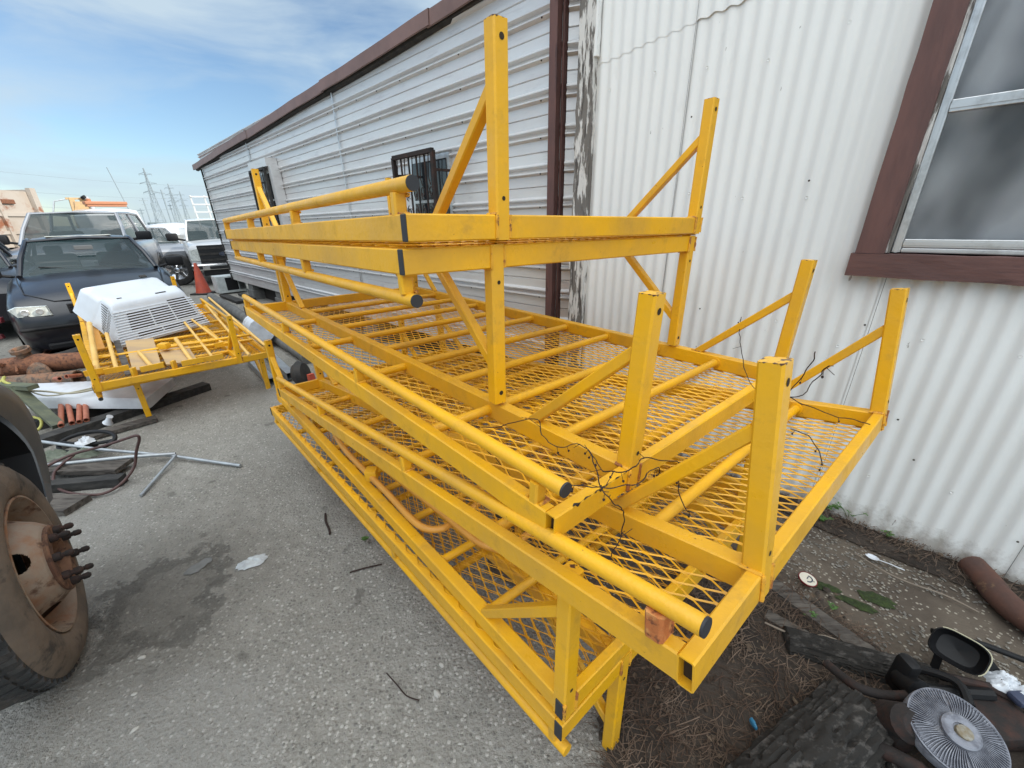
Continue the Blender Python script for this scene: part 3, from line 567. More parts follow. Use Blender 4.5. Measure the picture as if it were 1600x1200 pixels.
def make_rack(name, label, mw, caps=(1, 1), group='stacked yellow steel racks'):
    t = empty(name, label=label, cat='rack', group=group)
    if not _cache:
        zc = tt/2
        for y in (bb/2, Ln-bb/2):
            box_rail((0, y, zc), (Wd-.040, y, zc), bb, tt, 'end_rail', t, openr=True)
        box_rail((.014, bb, zc), (.014, Ln-bb, zc), .028, tt-.001, 'outer_rail', t)
        box_rail((w1+.0205, bb, zc), (w1+.0205, Ln-bb, zc), .036, tt-.001, 'inner_rail', t)
        box_rail((Wd-.0195, bb-.02, zc), (Wd-.0195, Ln-bb+.02, zc), .038, tt-.002, 'back_rail', t)
        for k in range(1, 10):
            b = MB(); b.tube([(w1+.03, ss*k-.03+.0, .029), (Wd-.03, ss*k-.03, .029)], .0145, 14)
            for xx in (w1+.041, Wd-.041): b.tube([(xx-.003, ss*k-.03, .029), (xx+.003, ss*k-.03, .029)], .0205, 12)
            b.build('cross_pipe', 'yellow', t, smooth=True)
        for k in (2, 4, 6, 8):
            b = MB(); b.tube([(.02, ss*k-.03, .027), (w1+.012, ss*k-.03, .027)], .0145, 14); b.build('cross_pipe', 'yellow', t, smooth=True)
        mesh_deck(t)
        b = MB(); b.tube([(PX, -.002, tt+.0553), (PX, Ln+.002, tt+.0553)], PR, 20); gp = b.build('guard_pipe', 'yellow', t, smooth=True)
        for ya, yb in ((-.006, -.001), (Ln+.001, Ln+.006)): b = MB(); b.tube([(PX, ya, tt+.0553), (PX, yb, tt+.0553)], PR*.97, 20); b.build('pipe_cap', 'cap', gp, smooth=True)
        for y in (.062, .895, 1.75, 2.575):
            b = MB(); b.bar((.016, y, tt-.002), (.017, y, tt+.042), .022, .030, .004, upv=(1, 0, 0)); weld(b, [(.030, y-.018, tt+.001), (.030, y+.018, tt+.001), (.004, y+.018, tt+.001)]); weld(b, [(.004, y-.018, tt+.001), (.030, y-.018, tt+.001)])
            weld(b, [(.032, y-.02, tt+.038), (.032, y+.02, tt+.038)]); b.build('standoff', ['yellow', 'hole', 'weld'], t, smooth=True)
        for x in (w1, Wd-.0386):
            for yy, sg in ((-.002, 1), (Ln+.002, -1)):
                b = MB(); b.m = 0
                cx = x+qx/2; cy = yy+sg*qy/2
                b.bar((cx, cy, -.001), (cx, cy, pp), qx, qy, .004, upv=(0, 1, 0))
                weld(b, [(cx-qx/2, yy+sg*.0, .004), (cx-qx/2, yy, tt)]); weld(b, [(cx+qx/2, yy, .004), (cx+qx/2, yy, tt)]); weld(b, [(cx-qx/2, yy+sg*.002, tt+.001), (cx-qx/2, yy+sg*(qy), tt+.001)])
                b.m = 1
                for hz_, r_ in ((pp-.032, .0068), (tt+.035, .0052)):
                    b.lathe([(0, .0007), (r_, .0007)], T(cx, yy, hz_) @ Matrix.Rotation(R(90*sg), 4, 'X'), 14)
                    b.lathe([(0, .0007), (r_, .0007)], T(cx, yy+sg*qy, hz_) @ Matrix.Rotation(R(-90*sg), 4, 'X'), 14)
                b.build('post', ['post', 'hole', 'weld'], t, smooth=True)
                b = MB(); y_a = .312 if sg > 0 else Ln-.312; y_b = yy+sg*(qy-.004)
                b.prism((cx-.010, 0, 0), (cx+.010, 0, 0), [(0, 0)]*0) if 0 else None
                # brace: mitred flat bar between rail top and post back
                ya_, yb_ = Vector((cx, y_a, tt-.004)), Vector((cx, y_b, .312)); b.bar(ya_, yb_, .026, .028, .003, upv=(1, 0, 0))
                weld(b, [(cx-.012, yb_.y-sg*.0, .292), (cx-.012, yb_.y, .332)], .003); weld(b, [(cx-.012, y_a-sg*.02, tt+.001), (cx-.012, y_a+sg*.02, tt+.001)], .003)
                b.build('brace', ['yellow', 'hole', 'weld'], t, smooth=True)
        _cache['parts'] = list(t.children); root = t
    else:
        for ch in _cache['parts']: copy_tree(ch, t)
    for y, c in ((0, caps[0]), (Ln-bb, caps[1])):
        if c:
            b = MB(); b.box((-.003, y+.0015, .001), (.006, y+bb-.0015, tt-.001), ch=.002); b.build('end_cap', 'cap', t)
    t.matrix_world = mw
    return t
def pose(x, y, z, ya, pi, ro): return T(x, y, z) @ Matrix.Rotation(ya, 4, 'Z') @ Matrix.Rotation(pi, 4, 'X') @ Matrix.Rotation(ro, 4, 'Y')
INV = T(0, Ln, 0) @ Matrix.Rotation(math.pi, 4, 'X'); MIR = T(Wd, Ln, 0) @ rotz(math.pi)
rC = make_rack('steel_rack', 'yellow rack in mid stack with dry vine round its open corner, under the upside-down rack', pose(.0870, .5900, .9450, .7029, .0167, .0162), (0, 1))
rD = make_rack('steel_rack', 'yellow rack nearest the camera with one rusty orange standoff and an open tube corner', pose(.2567, .3571, .8774, .6895, -.1367, .0083), (0, 1))
rA = make_rack('steel_rack', 'upside-down yellow rack at the bottom of the big stack, legs on the ground', pose(.1157, .5551, .4250, .7093, -.0215, .0144) @ INV)
rB = make_rack('steel_rack', 'yellow rack lying mesh to mesh on the bottom rack, holding two bent orange tubes', pose(.1185, .5608, .4401, .6872, -.0178, .0191) @ MIR)
b = MB(); b.box((Wd-.002, Ln-bb+.0015, .001), (Wd+.0055, Ln-.0015, tt-.001), ch=.002); b.build('end_cap', 'cap', rB)
rE = make_rack('steel_rack', 'upside-down yellow rack in front of the trailer, second from the top', pose(-.2041, .9258, 1.4464, .6654, -.0130, .0208) @ INV)
rF = make_rack('steel_rack', 'topmost yellow rack of the big stack with its tallest post against the siding', pose(-.1872, .9133, 1.4596, .6746, -.0141, .0254))
GP = (-3.0440, 2.8580, .3980, R(43.92), R(3.2), R(1.6))
for ch in rA.children:
    if ch.name.startswith('guard_pipe'):
        for c2 in list(ch.children):
            if sum(v.co.y for v in c2.data.vertices)/len(c2.data.vertices) > 1: bpy.data.objects.remove(c2)
rG = make_rack('steel_rack', 'separate yellow rack by the dark sedan, loaded with rails and a white vented cover', pose(*GP) @ MIR, group='pair of yellow racks by the sedan')
hd = Vector((math.cos(R(43.9)), math.sin(R(43.9)), 0)); hl = Vector((-hd.y, hd.x, 0)); hp = Vector((-3.044, 2.858, 0))+hl*.20-hd*.02
rH = make_rack('steel_rack', 'upside-down yellow rack beside the sedan, under the rack with the white cover', pose(hp.x, hp.y, .385, R(43.9), R(2.2), R(1.0)) @ INV, group='pair of yellow racks by the sedan')
# the rusty standoff and paint loss on the near rack
b = MB(); b.bar((.016, .062, tt-.001), (.0175, .062, tt+.044), .030, .041, .005, upv=(1, 0, 0)); o = b.build('rusty_standoff_patch', mat('orange_rust_scale', (.42, .13, .035), .85, c2=(.60, .30, .10), sc=30, thr=(.45, .6), c3=(.16, .05, .02), sc3=60, thr3=(.55, .62), bump=.8), rD); o['label'] = 'rusted orange standoff near the open corner'
for pt in rD.children:
    if pt.name.startswith('standoff') and sum(v.co.y for v in pt.data.vertices)/len(pt.data.vertices) < .2: bpy.data.objects.remove(pt); break
o.name = 'standoff'
b = MB(); top = []; fr_ = []   # flaked paint along C's front edge
for k in range(60):
    x = .05+k*.003; w_ = max(0, noise.noise(Vector((x*60, 0, 0)))+.05)*.011*(1 if x < .16 else .4); v_ = max(0, noise.noise(Vector((x*70, 5, 0)))+.1)*.010*(1 if x < .16 else .4)
    top.append([(x, -.0004, tt+.0004), (x, w_, tt+.0004)]); fr_.append([(x, -.0006, tt+.0003), (x, -.0006, tt-v_)])
b.grid(top); b.grid(fr_)
b.build('paint_flakes', 'rustdark', rC)
# ------------------------------------------------------------------ vehicles
def wheel(par, x, y, r, w, steer=0, rimm='chrome', side=1, name='wheel'):
    e = empty(name); e.parent = par; e.location = (x, y, r); e.rotation_euler = (0, 0, steer)
    Mx = Matrix.Rotation(R(-90*side), 4, 'X')
    b = MB(); b.lathe([(r*.62, w/2), (r*.72, w/2), (r*.93, w/2-.01), (r, w/2-.05), (r, -w/2+.05), (r*.9, -w/2), (r*.6, -w/2)], Mx, 36); b.build('tyre', 'rubber', e, smooth=True)
    b = MB(); b.lathe([(r*.63, w/2-.005), (r*.60, w/2-.03), (r*.35, w/2-.06), (r*.16, w/2-.02), (0, w/2-.015)], Mx, 24)
    for k in range(7):
        a = 2*math.pi*k/7; q = Mx @ Matrix.Rotation(a, 4, 'Z'); b.box((r*.16, -.035, w/2-.03), (r*.6, .035, w/2-.012), q)
    b.build('rim', rimm, e, smooth=True); return e
def loft(st, seg_fn, mirror=True):
    b = MB(); rows = []
    for s_ in st:
        h = seg_fn(*s_); rows.append([(p[0], p[1], p[2]) for p in h]+[(p[0], -p[1], p[2]) for p in h[::-1]])
    b.grid(rows)
    for rr, rev in ((0, True), (-1, False)):
        n_ = len(rows[0]); k0 = 0 if rr == 0 else (len(rows)-1)*n_; f = tuple(range(k0, k0+n_)); b.f.append(f[::-1] if rev else f); b.mi.append(b.m)
    return b
def bodysec(x, w, zb, zt, crown, tuck=.9):
    zm = zb+(zt-zb)*.45
    return [(x, 0, zb), (x, w*.86, zb), (x, w*.97, zb+.08), (x, w, zm), (x, w*.985, zt-.12), (x, w*.95, zt-.045), (x, w*tuck-.02, zt), (x, w*.5, zt+crown*.75), (x, 0, zt+crown)]
def quadpanel(par, name, m, c, n1=6, n2=6, bulge=0, ax=(1, 0, 0), smooth=True):
    a, b_, c_, d = [Vector(v) for v in c]; rows = []
    for i in range(n1+1):
        u = i/n1; rows.append([a.lerp(b_, u).lerp(d.lerp(c_, u), k/n2)+Vector(ax)*bulge*(4*u*(1-u))*(.6+.4*4*(k/n2)*(1-k/n2)) for k in range(n2+1)])
    b = MB(); b.grid(rows); return b.build(name, m, par, smooth=smooth, ang=60)
HD = math.atan2(-dv.y, -dv.x)
def car(name, label, cat, loc, rz, stations, gh, m, group=None, wheels=(), pillar=None, hw_top=.6, hw_base=.7, crown=.05):
    t = empty(name, (0, 0, 0), 0, label, cat, group)
    b = loft(stations, bodysec); body = b.build('body', m, t, smooth=True, ang=40)
    xb, zb_, xt, zt_, xr, zr, xe, ze = gh     # windshield base, top, roof rear, rear glass base
    A = {}
    for s_ in (1, -1):
        A[s_] = [Vector((xb, s_*hw_base, zb_)), Vector((xt, s_*hw_top, zt_)), Vector((xr, s_*hw_top*.98, zr)), Vector((xe, s_*hw_base*.97, ze))]
    # roof
    rows = []
    for k in range(9):
        f = k/8; x = xt+(xr-xt)*f; z = zt_+(zr-zt_)*f+.035*math.sin(math.pi*f); w_ = hw_top*(1-.02*f)
        rows.append([(x, -w_-.015, z-.02), (x, -w_*.9, z+.012), (x, -w_*.5, z+.035), (x, 0, z+.045), (x, w_*.5, z+.035), (x, w_*.9, z+.012), (x, w_+.015, z-.02)])
    b = MB(); b.grid(rows); b.build('roof', m, t, smooth=True, ang=60)
    b = MB()
    for s_ in (1, -1):
        a = A[s_]; pr = pillar or .028
        b.tube([a[0], a[0].lerp(a[1], .5)+Vector((.02, s_*.02, 0)), a[1], a[1].lerp(a[2], .5)+Vector((0, s_*.012, .025)), a[2], a[3]], pr, 8)
        mid = a[1].lerp(a[2], .5); bot = a[0].lerp(a[3], .52); b.tube([mid, bot+Vector((0, s_*.03, 0))], pr*.9, 8)
    b.tube([A[1][1], Vector((xt+.05, 0, zt_+.03)), A[-1][1]], .02, 8)
    b.build('pillars', m, t, smooth=True)
    a, c = A[1], A[-1]
    quadpanel(t, 'windshield', 'carglass', (a[0], c[0], c[1], a[1]), 8, 4, .09)
    b = MB(); b.box((xb-.75, -hw_base*.9, zb_-.12), (xb-.12, hw_base*.9, zb_+.035), ch=.04); b.build('dashboard', 'blackmatte', t)
    b = MB(); b.box((xe+.1, -hw_base*.9, zb_-.1), (xb-.80, hw_base*.9, zb_+.01)); b.build('cabin_interior', 'blackmatte', t)
    quadpanel(t, 'rear_window', 'carglass', (c[3], a[3], a[2], c[2]), 8, 4, .06, (-1, 0, 0))
    for s_ in (1, -1):
        q = A[s_]; mid = q[1].lerp(q[2], .5); bot = q[0].lerp(q[3], .52)
        quadpanel(t, 'side_window', 'carglass', (q[0], bot, mid, q[1]), 2, 2); quadpanel(t, 'side_window', 'carglass', (bot, q[3], q[2], mid), 2, 2)
    for (x, s_, r, w, st) in wheels: wheel(t, x, s_*(stations[len(stations)//2][1]-w*.45), r, w, st, side=s_)
    for (x, s_, r, w, st) in wheels:
        hw = stations[len(stations)//2][1]; b = MB(); b.lathe([(r*1.14, .0), (r*1.10, -.012), (0, -.012)], T(x, s_*(hw+.004), r+.02) @ Matrix.Rotation(R(-90*s_), 4, 'X'), 28); b.build('wheel_arch', 'grille', t, smooth=True)
    t.location = loc; t.rotation_euler = (0, 0, rz); return t
def side_mirror(t, x, y, z, s_, sc=1, m='black'):
    b = MB(); b.box((x-.05*sc, min(y, y+s_*.22*sc), z-.07*sc), (x+.05*sc, max(y, y+s_*.22*sc), z+.07*sc), ch=.03*sc); b.tube([(x, y-s_*.12*sc, z-.07*sc), (x, y+s_*.06*sc, z-.03*sc)], .018*sc, 8); mm = b.build('side_mirror', m, t, smooth=True)
def louvres(t, name, x, y0, y1, z0, z1, n_, m='chrome', h=.012, back='grille'):
    b = MB(); b.box((x-.03, y0, z0), (x, y1, z1), ch=.008); g_ = b.build(name, back, t)
    b = MB()
    for k in range(n_): z = z0+(z1-z0)*(k+.5)/n_; b.box((x-.01, y0+.02, z-h/2), (x+.012, y1-.02, z+h/2))
    b.build('grille_bars', m, g_); return g_
# dark sedan
st = [(0, .60, .30, .58, .02), (-.04, .74, .22, .66, .02), (-.12, .80, .20, .72, .03), (-.35, .855, .18, .80, .05), (-.9, .865, .18, .90, .06), (-1.3, .87, .18, .96, .05), (-2.2, .87, .18, .97, .02), (-3.3, .87, .18, .97, .02), (-3.9, .85, .2, .97, .04), (-4.25, .80, .25, .93, .03), (-4.36, .70, .35, .85, .02)]
sed = car('sedan', 'dark navy sedan parked facing the camera behind the vented white cover', 'car', (-4.83, 5.10, 0), HD, st, (-1.22, .97, -1.95, 1.375, -3.1, 1.36, -3.75, 1.0), 'navy', wheels=((-.88, 1, .31, .2, 0), (-.88, -1, .31, .2, 0), (-3.4, 1, .31, .2, 0), (-3.4, -1, .31, .2, 0)), hw_top=.56, hw_base=.70)
def lamp_poly(t, name, pts, m='lens', th=.02, label=None):   # pts (x,y,z) quad
    b = MB(); n_ = len(pts); cx = sum((Vector(p) for p in pts), Vector())/n_
    b.add([Vector(p) for p in pts]+[Vector(p)+Vector((th, 0, 0)) for p in [cx.lerp(Vector(q), .93) for q in pts]], [tuple(range(n_, 2*n_))]+[(i, (i+1) % n_, (i+1) % n_+n_, i+n_) for i in range(n_)])
    return b.build(name, m, t)
for s_ in (1, -1):
    hlp = lamp_poly(sed, 'headlight', [(-.01, s_*.47, .615), (-.10, s_*.76, .615), (-.15, s_*.815, .70), (-.08, s_*.74, .735), (-.02, s_*.49, .725)], th=.035)
    b = MB(); b.lathe([(.034, 0), (.03, .004), (0, .002)], T(.018, s_*.56, .672) @ Matrix.Rotation(R(90), 4, 'Y'), 16); b.build('reflector', 'alustrip', hlp, smooth=True); b = MB(); b.lathe([(.036, 0), (.03, .004), (0, .002)], T(-.015, s_*.68, .668) @ Matrix.Rotation(R(90), 4, 'Y'), 16); b.build('reflector', 'alustrip', hlp, smooth=True)
    side_mirror(sed, -1.42, s_*.86, 1.03, s_)
louvres(sed, 'grille', .02, -.33, .33, .62, .725, 4, 'navy')
b = MB(); b.box((-.10, -.78, .46), (.035, .78, .50), ch=.015); b.box((-.1, -.62, .22), (.02, .62, .30), ch=.02); b.build('bumper_trim', 'black', sed)
b = MB()
for s_ in (1, -1): b.tube([(-.13, s_*.42, .752), (-.40, s_*.66, .832), (-.95, s_*.715, .935), (-1.25, s_*.73, .992)], .006, 5)
b.tube([(-.13, -.42, .752), (-.10, 0, .755), (-.13, .42, .752)], .006, 5); b.build('bonnet_gap', 'grille', sed)
b = MB(); b.box((.02, -.26, .36), (.04, .26, .455), ch=.005); b.build('plate_recess', 'grille', sed)
b = MB(); b.box((-1.58, -.10, 1.25), (-1.55, .10, 1.31), ch=.01); b.build('rear_view_mirror', 'seat', sed)
b = MB(); b.box((-2.65, -.36, 1.428), (-2.1, .36, 1.436)); b.build('sunroof', 'lens', sed)  # reflected light strip put into the pale colour of the sunroof
b = MB(); b.tube([(-1.26, .55, 1.0), (-1.36, .05, 1.08)], .008, 6); b.tube([(-1.24, 0, 1.0), (-1.34, -.5, 1.07)], .008, 6); b.build('wipers', 'black', sed)
b = MB(); b.box((-2.6, -.6, .5), (-2.45, -.1, 1.18), ch=.06); b.box((-2.6, .1, .5), (-2.45, .6, 1.18), ch=.06); b.box((-2.58, -.45, 1.17), (-2.5, -.25, 1.30), ch=.03); b.box((-2.58, .25, 1.17), (-2.5, .45, 1.30), ch=.03); b.build('seats', 'seat', sed)
# big silver SUV behind it
st = [(0, .86, .45, 1.02, .02), (-.06, .93, .40, 1.10, .02), (-.35, .98, .38, 1.14, .04), (-1.0, 1.0, .38, 1.19, .05), (-1.45, 1.0, .38, 1.22, .03), (-3, 1.0, .38, 1.23, 0), (-4.6, 1.0, .38, 1.23, 0), (-5.5, .98, .4, 1.23, .02), (-5.7, .93, .5, 1.15, .02)]
fc = Vector((-9.52, 9.52, 0))+Vector((math.cos(HD), math.sin(HD), 0))*1.35
suv = car('sport_utility_vehicle', 'large silver grey utility vehicle with black mirrors behind the dark sedan', 'car', fc, HD-R(12), st, (-1.42, 1.24, -2.2, 1.86, -5.0, 1.88, -5.5, 1.3), 'silver', wheels=((-1.0, 1, .40, .26, 0), (-1.0, -1, .40, .26, 0), (-4.5, 1, .40, .26, 0), (-4.5, -1, .40, .26, 0)), hw_top=.74, hw_base=.87, pillar=.035)
louvres(suv, 'grille', .03, -.62, .62, .72, 1.02, 3, 'black', .05)
b = MB(); b.box((-.05, -.72, 1.02), (.05, .72, 1.06), ch=.01); b.box((-.25, -.98, .45), (.10, .98, .64), ch=.04); b.build('chrome_bumper', 'chrome', suv)
for s_ in (1, -1): lamp_poly(suv, 'headlight', [(.0, s_*.66, .76), (-.05, s_*.92, .78), (-.08, s_*.94, .98), (.0, s_*.66, 1.0)], th=.03); side_mirror(suv, -1.6, s_*1.05, 1.36, s_, 1.35)
b = MB(); b.box((-3.2, -.8, .6), (-3.05, -.15, 1.5), ch=.08); b.box((-3.2, .15, .6), (-3.05, .8, 1.5), ch=.08); b.build('seats', 'seat', suv)
b = MB(); b.lathe([(.17, -.012), (.185, 0), (.17, .012)], T(-1.95, .42, 1.25) @ Matrix.Rotation(R(65), 4, 'Y'), 20); b.build('steering_wheel', 'black', suv, smooth=True)
# white pickup by the trailer corner
st = [(0, .93, .55, 1.10, .02), (-.05, .98, .5, 1.16, .02), (-.4, 1.0, .45, 1.20, .05), (-1.2, 1.01, .45, 1.24, .07), (-1.5, 1.01, .45, 1.26, .03), (-3.5, 1.01, .45, 1.28, 0), (-3.7, 1.01, .45, 1.28, 0), (-5.9, 1.01, .5, 1.28, 0), (-6.0, .95, .6, 1.25, 0)]
pk = car('pickup_truck', 'white pickup truck with black grille beside the orange cone at the trailer corner', 'pickup', (-7.62, 12.05, 0), HD-R(7), st, (-1.5, 1.27, -2.15, 1.86, -3.3, 1.88, -3.6, 1.30), 'carwhite', wheels=((-1.0, 1, .42, .28, 0), (-1.0, -1, .42, .28, 0), (-4.8, 1, .42, .28, 0), (-4.8, -1, .42, .28, 0)), hw_top=.72, hw_base=.88, pillar=.035)
pk.scale = (.86, .80, .90)
gl = louvres(pk, 'grille', .05, -.70, .70, .67, 1.17, 3, 'blackmatte', .06)
b = MB(); b.lathe([(0, .012), (.11, .010), (.125, 0)], T(.07, 0, .91) @ Matrix.Rotation(R(90), 4, 'Y') @ Matrix.Scale(.45, 4, (1, 0, 0)), 24); bd = b.build('badge', 'ink', gl, smooth=True)
b = MB(); b.tube([(.082, .125*math.cos(a), .91+.056*math.sin(a)) for a in [2*math.pi*k/24 for k in range(24)]], .005, 5, closed=True)
def txt(par, s_, size, mw, m, ext=.001, name='lettering'):
    cu = bpy.data.curves.new(name, 'FONT'); cu.body = s_; cu.size = size; cu.align_x = 'CENTER'; cu.align_y = 'CENTER'; cu.extrude = ext
    o = bpy.data.objects.new(name, cu); COL.objects.link(o); dg = bpy.context.evaluated_depsgraph_get(); me = bpy.data.meshes.new_from_object(o.evaluated_get(dg)); bpy.data.objects.remove(o)
    o = bpy.data.objects.new(name, me); me.materials.clear(); me.materials.append(M[m]); COL.objects.link(o)
    if par: o.parent = par
    o.matrix_local = mw; return o
b.build('badge_rim', 'chrome', bd, smooth=True)
txt(bd, 'Ford', .085, T(.086, 0, .91) @ Matrix(((0, 0, 1, 0), (1, 0, 0, 0), (0, 1, 0, 0), (0, 0, 0, 1))) @ Matrix.Shear('XZ', 4, (0, 0)), 'chrome')
b = MB(); b.box((-.2, -1.0, .46), (.14, 1.0, .66), ch=.05); b.build('chrome_bumper', 'chrome', pk)
b = MB(); b.box((.12, -.9, .50), (.147, -.70, .60), ch=.008); b.box((.12, .70, .50), (.147, .9, .60), ch=.008); b.box((.12, -.5, .49), (.147, .5, .58), ch=.008); b.box((-.1, -.7, .30), (.0, .7, .46)); b.build('bumper_openings', 'grille', pk)
for s_ in (1, -1): lamp_poly(pk, 'headlight', [(.03, s_*.69, .73), (-.02, s_*.96, .75), (-.05, s_*.97, 1.04), (.03, s_*.69, 1.10)], th=.03); side_mirror(pk, -1.75, s_*1.10, 1.40, s_, 1.6)
b = MB(); b.box((-3.0, -.8, .7), (-2.85, -.15, 1.55), ch=.08); b.box((-3.0, .15, .7), (-2.85, .8, 1.55), ch=.08); b.build('seats', 'seat', pk)
wt = empty('utility_truck', (-12.6, 19.9, 0), HD, 'white rack and boom of a work truck showing above the white pickup', 'truck')
b = MB()
for y in (-.5, 0, .5): b.bar((0, y, .8), (-.1, y-.08, 2.75), .07, .06)
for z in (2.1, 2.4, 2.7): b.bar((-.05, -.6, z), (-.05, .5, z), .06, .06)
b.build('ladder_rack', 'carwhite', wt)
b = MB(); b.box((-3, -1.0, .5), (-.2, 1.0, 1.5), ch=.05); b.bar((-.4, .6, 2.5), (-.6, 1.9, 2.55), .22, .25); b.bar((-.5, .75, 1.4), (-.5, .75, 2.9), .15, .2); b.build('boom_body', 'carwhite', wt)
for x in (-.6, -2.6):
    for s_ in (1, -1): wheel(wt, x, s_*.9, .42, .26, side=s_)
# silver car whose nose shows beyond the SUV
st = [(0, .75, .35, .72, .02), (-.1, .85, .3, .80, .02), (-.9, .9, .3, .92, .05), (-1.4, .9, .3, .96, .03), (-4.4, .9, .3, .98, 0), (-4.7, .8, .4, .95, 0)]
gs = car('hatchback', 'silver grey car partly seen between the big silver vehicle and the white pickup', 'car', (-11.6, 15.4, 0), HD+R(8), st, (-1.3, .97, -2.0, 1.5, -3.7, 1.5, -4.4, 1.05), 'silver', wheels=((-.9, 1, .33, .22, 0), (-.9, -1, .33, .22, 0), (-3.6, 1, .33, .22, 0), (-3.6, -1, .33, .22, 0)), hw_top=.6, hw_base=.76)
# black car at the left edge
st = [(0, .78, .3, .68, .02), (-.1, .87, .25, .76, .02), (-.9, .9, .2, .92, .05), (-1.4, .9, .2, .97, .03), (-4.2, .9, .2, .98, 0), (-4.5, .8, .4, .95, 0)]
bs = car('dark_car', 'black car cut off by the left edge of the photo beside the navy sedan', 'car', (-7.75, 5.75, 0), HD+R(2), st, (-1.3, .97, -2.0, 1.42, -3.4, 1.42, -4.2, 1.05), 'navy', wheels=((-.9, 1, .32, .22, 0), (-.9, -1, .32, .22, 0), (-3.5, 1, .32, .22, 0)), hw_top=.6, hw_base=.76)
side_mirror(bs, -1.5, .9, 1.04, 1, 1.1)
# loose standing tyre
t = empty('spare_wheel', (-9.05, 12.1, 0), 0, 'loose black wheel with bright hub standing on the ground left of the white pickup', 'wheel')
w_ = wheel(t, 0, 0, .42, .27, R(25), side=-1)
for ch in list(w_.children): ch.parent = t; ch.matrix_world = w_.matrix_basis @ ch.matrix_basis
bpy.data.objects.remove(w_)
t.location = (-9.05, 12.1, 0)
# old dump truck at far left
dt = empty('dump_truck', (-17.7, 16.3, 0), HD+R(52), 'old white dump truck body with rusty ribs at the far left', 'truck')
b = MB(); b.add([(0, -1.25, 1.0), (0, 1.25, 1.0), (0, 1.35, 2.9), (0, -1.35, 2.9), (-5.5, -1.25, 1.0), (-5.5, 1.25, 1.0), (-5.5, 1.35, 2.9), (-5.5, -1.35, 2.9)], [(0, 1, 2, 3), (5, 4, 7, 6), (1, 5, 6, 2), (4, 0, 3, 7), (0, 4, 5, 1)]); b.build('tipper_body', 'truckwhite', dt)
b = MB()
for k in range(8): x = -.05-.77*k; b.bar((x, 1.36, 1.0), (x, 1.42, 2.9), .14, .12, upv=(1, 0, 0)); b.bar((x, -1.36, 1.0), (x, -1.42, 2.9), .14, .12, upv=(1, 0, 0))
b.bar((0, 1.42, 2.9), (-5.5, 1.42, 2.9), .16, .16); b.bar((0, -1.42, 2.9), (-5.5, -1.42, 2.9), .16, .16)
for z in (1.5, 2.1): b.bar((0.03, -1.2, z), (0.03, 1.2, z), .08, .12)
b.build('ribs', 'truckwhite', dt)
b = MB(); b.box((.02, -1.0, 2.45), (.1, .5, 2.6), ch=.02); b.build('rusty_rail', 'rust', dt)
b = MB(); b.bar((.06, 1.28, 1.0), (.10, 1.30, 3.02), .22, .16, upv=(1, 0, 0)); b.bar((.06, -.1, 1.0), (.06, -.1, 2.8), .14, .10, upv=(1, 0, 0)); b.build('corner_column', 'truckwhite', dt)
for x in (-1.0, -4.0):
    for s_ in (1, -1): wheel(dt, x, s_*1.0, .5, .3, side=s_, rimm='truckwhite')
# tow truck further back
tw = empty('tow_truck', (-16.1, 19.6, 0), HD+R(15), 'white tow truck with orange light bar and tan boom seen above the silver vehicle', 'truck')
b = loft([(0, 1.0, .5, 1.4, .03), (-.1, 1.05, .5, 1.5, .03), (-1.0, 1.1, .5, 1.6, .04), (-3, 1.1, .5, 1.6, 0)], bodysec); b.build('body', 'carwhite', tw, smooth=True)
b = loft([(-1.0, .95, 1.5, 1.75, .02), (-1.4, .98, 1.5, 2.3, .06), (-2.7, .98, 1.5, 2.35, .06), (-2.8, .95, 1.5, 2.3, .03)], bodysec); cab = b.build('cab', 'carwhite', tw, smooth=True)
quadpanel(tw, 'windshield', 'carglass', ((-1.02, .85, 1.72), (-1.02, -.85, 1.72), (-1.36, -.8, 2.22), (-1.36, .8, 2.22)), 6, 3, .06)
b = MB(); b.box((-1.9, -.7, 2.45), (-1.6, .7, 2.52), ch=.01); b.box((-1.92, -.75, 2.53), (-1.58, .75, 2.66), ch=.03); b.lathe([(.09, 0), (.08, .10), (0, .12)], T(-1.75, -.55, 2.66), 12); b.build('light_bar', 'truckorange', tw)
b = MB(); b.bar((-2.95, -.9, 1.2), (-3.0, -.75, 2.85), .10, .18); b.bar((-2.95, -.45, 1.2), (-3.0, -.35, 2.85), .10, .25); b.bar((-3.0, -.95, 2.82), (-3.0, -.3, 2.82), .06, .08); b.add([(-2.9, -1.0, 1.5), (-2.9, -.3, 1.5), (-2.9, -.42, 2.7), (-2.9, -.72, 2.7)], [(0, 1, 2, 3)]); b.build('boom', 'tanboard', tw)
b = MB(); b.tube([(-2.9, -.15, 1.5), (-2.9, -.18, 2.7), (-2.85, -.30, 2.88)], .09, 12); b.build('exhaust_stack', 'carwhite', tw, smooth=True)
b = MB(); b.lathe([(.10, 0), (.10, .12), (0, .12)], T(-2.85, -.33, 2.82) @ Matrix.Rotation(R(30), 4, 'X'), 12); b.build('stack_cap', 'black', tw)
b = MB(); b.tube([(-3.0, -2.0, 1.7), (-3.0, -1.55, 2.2), (-3.0, -1.35, 2.7), (-3.0, -.9, 2.8)], .03, 6); b.build('guard_tube', 'steel', tw, smooth=True)
for x in (-.9, -2.6):
    for s_ in (1, -1): wheel(tw, x, s_*.95, .45, .28, side=s_)
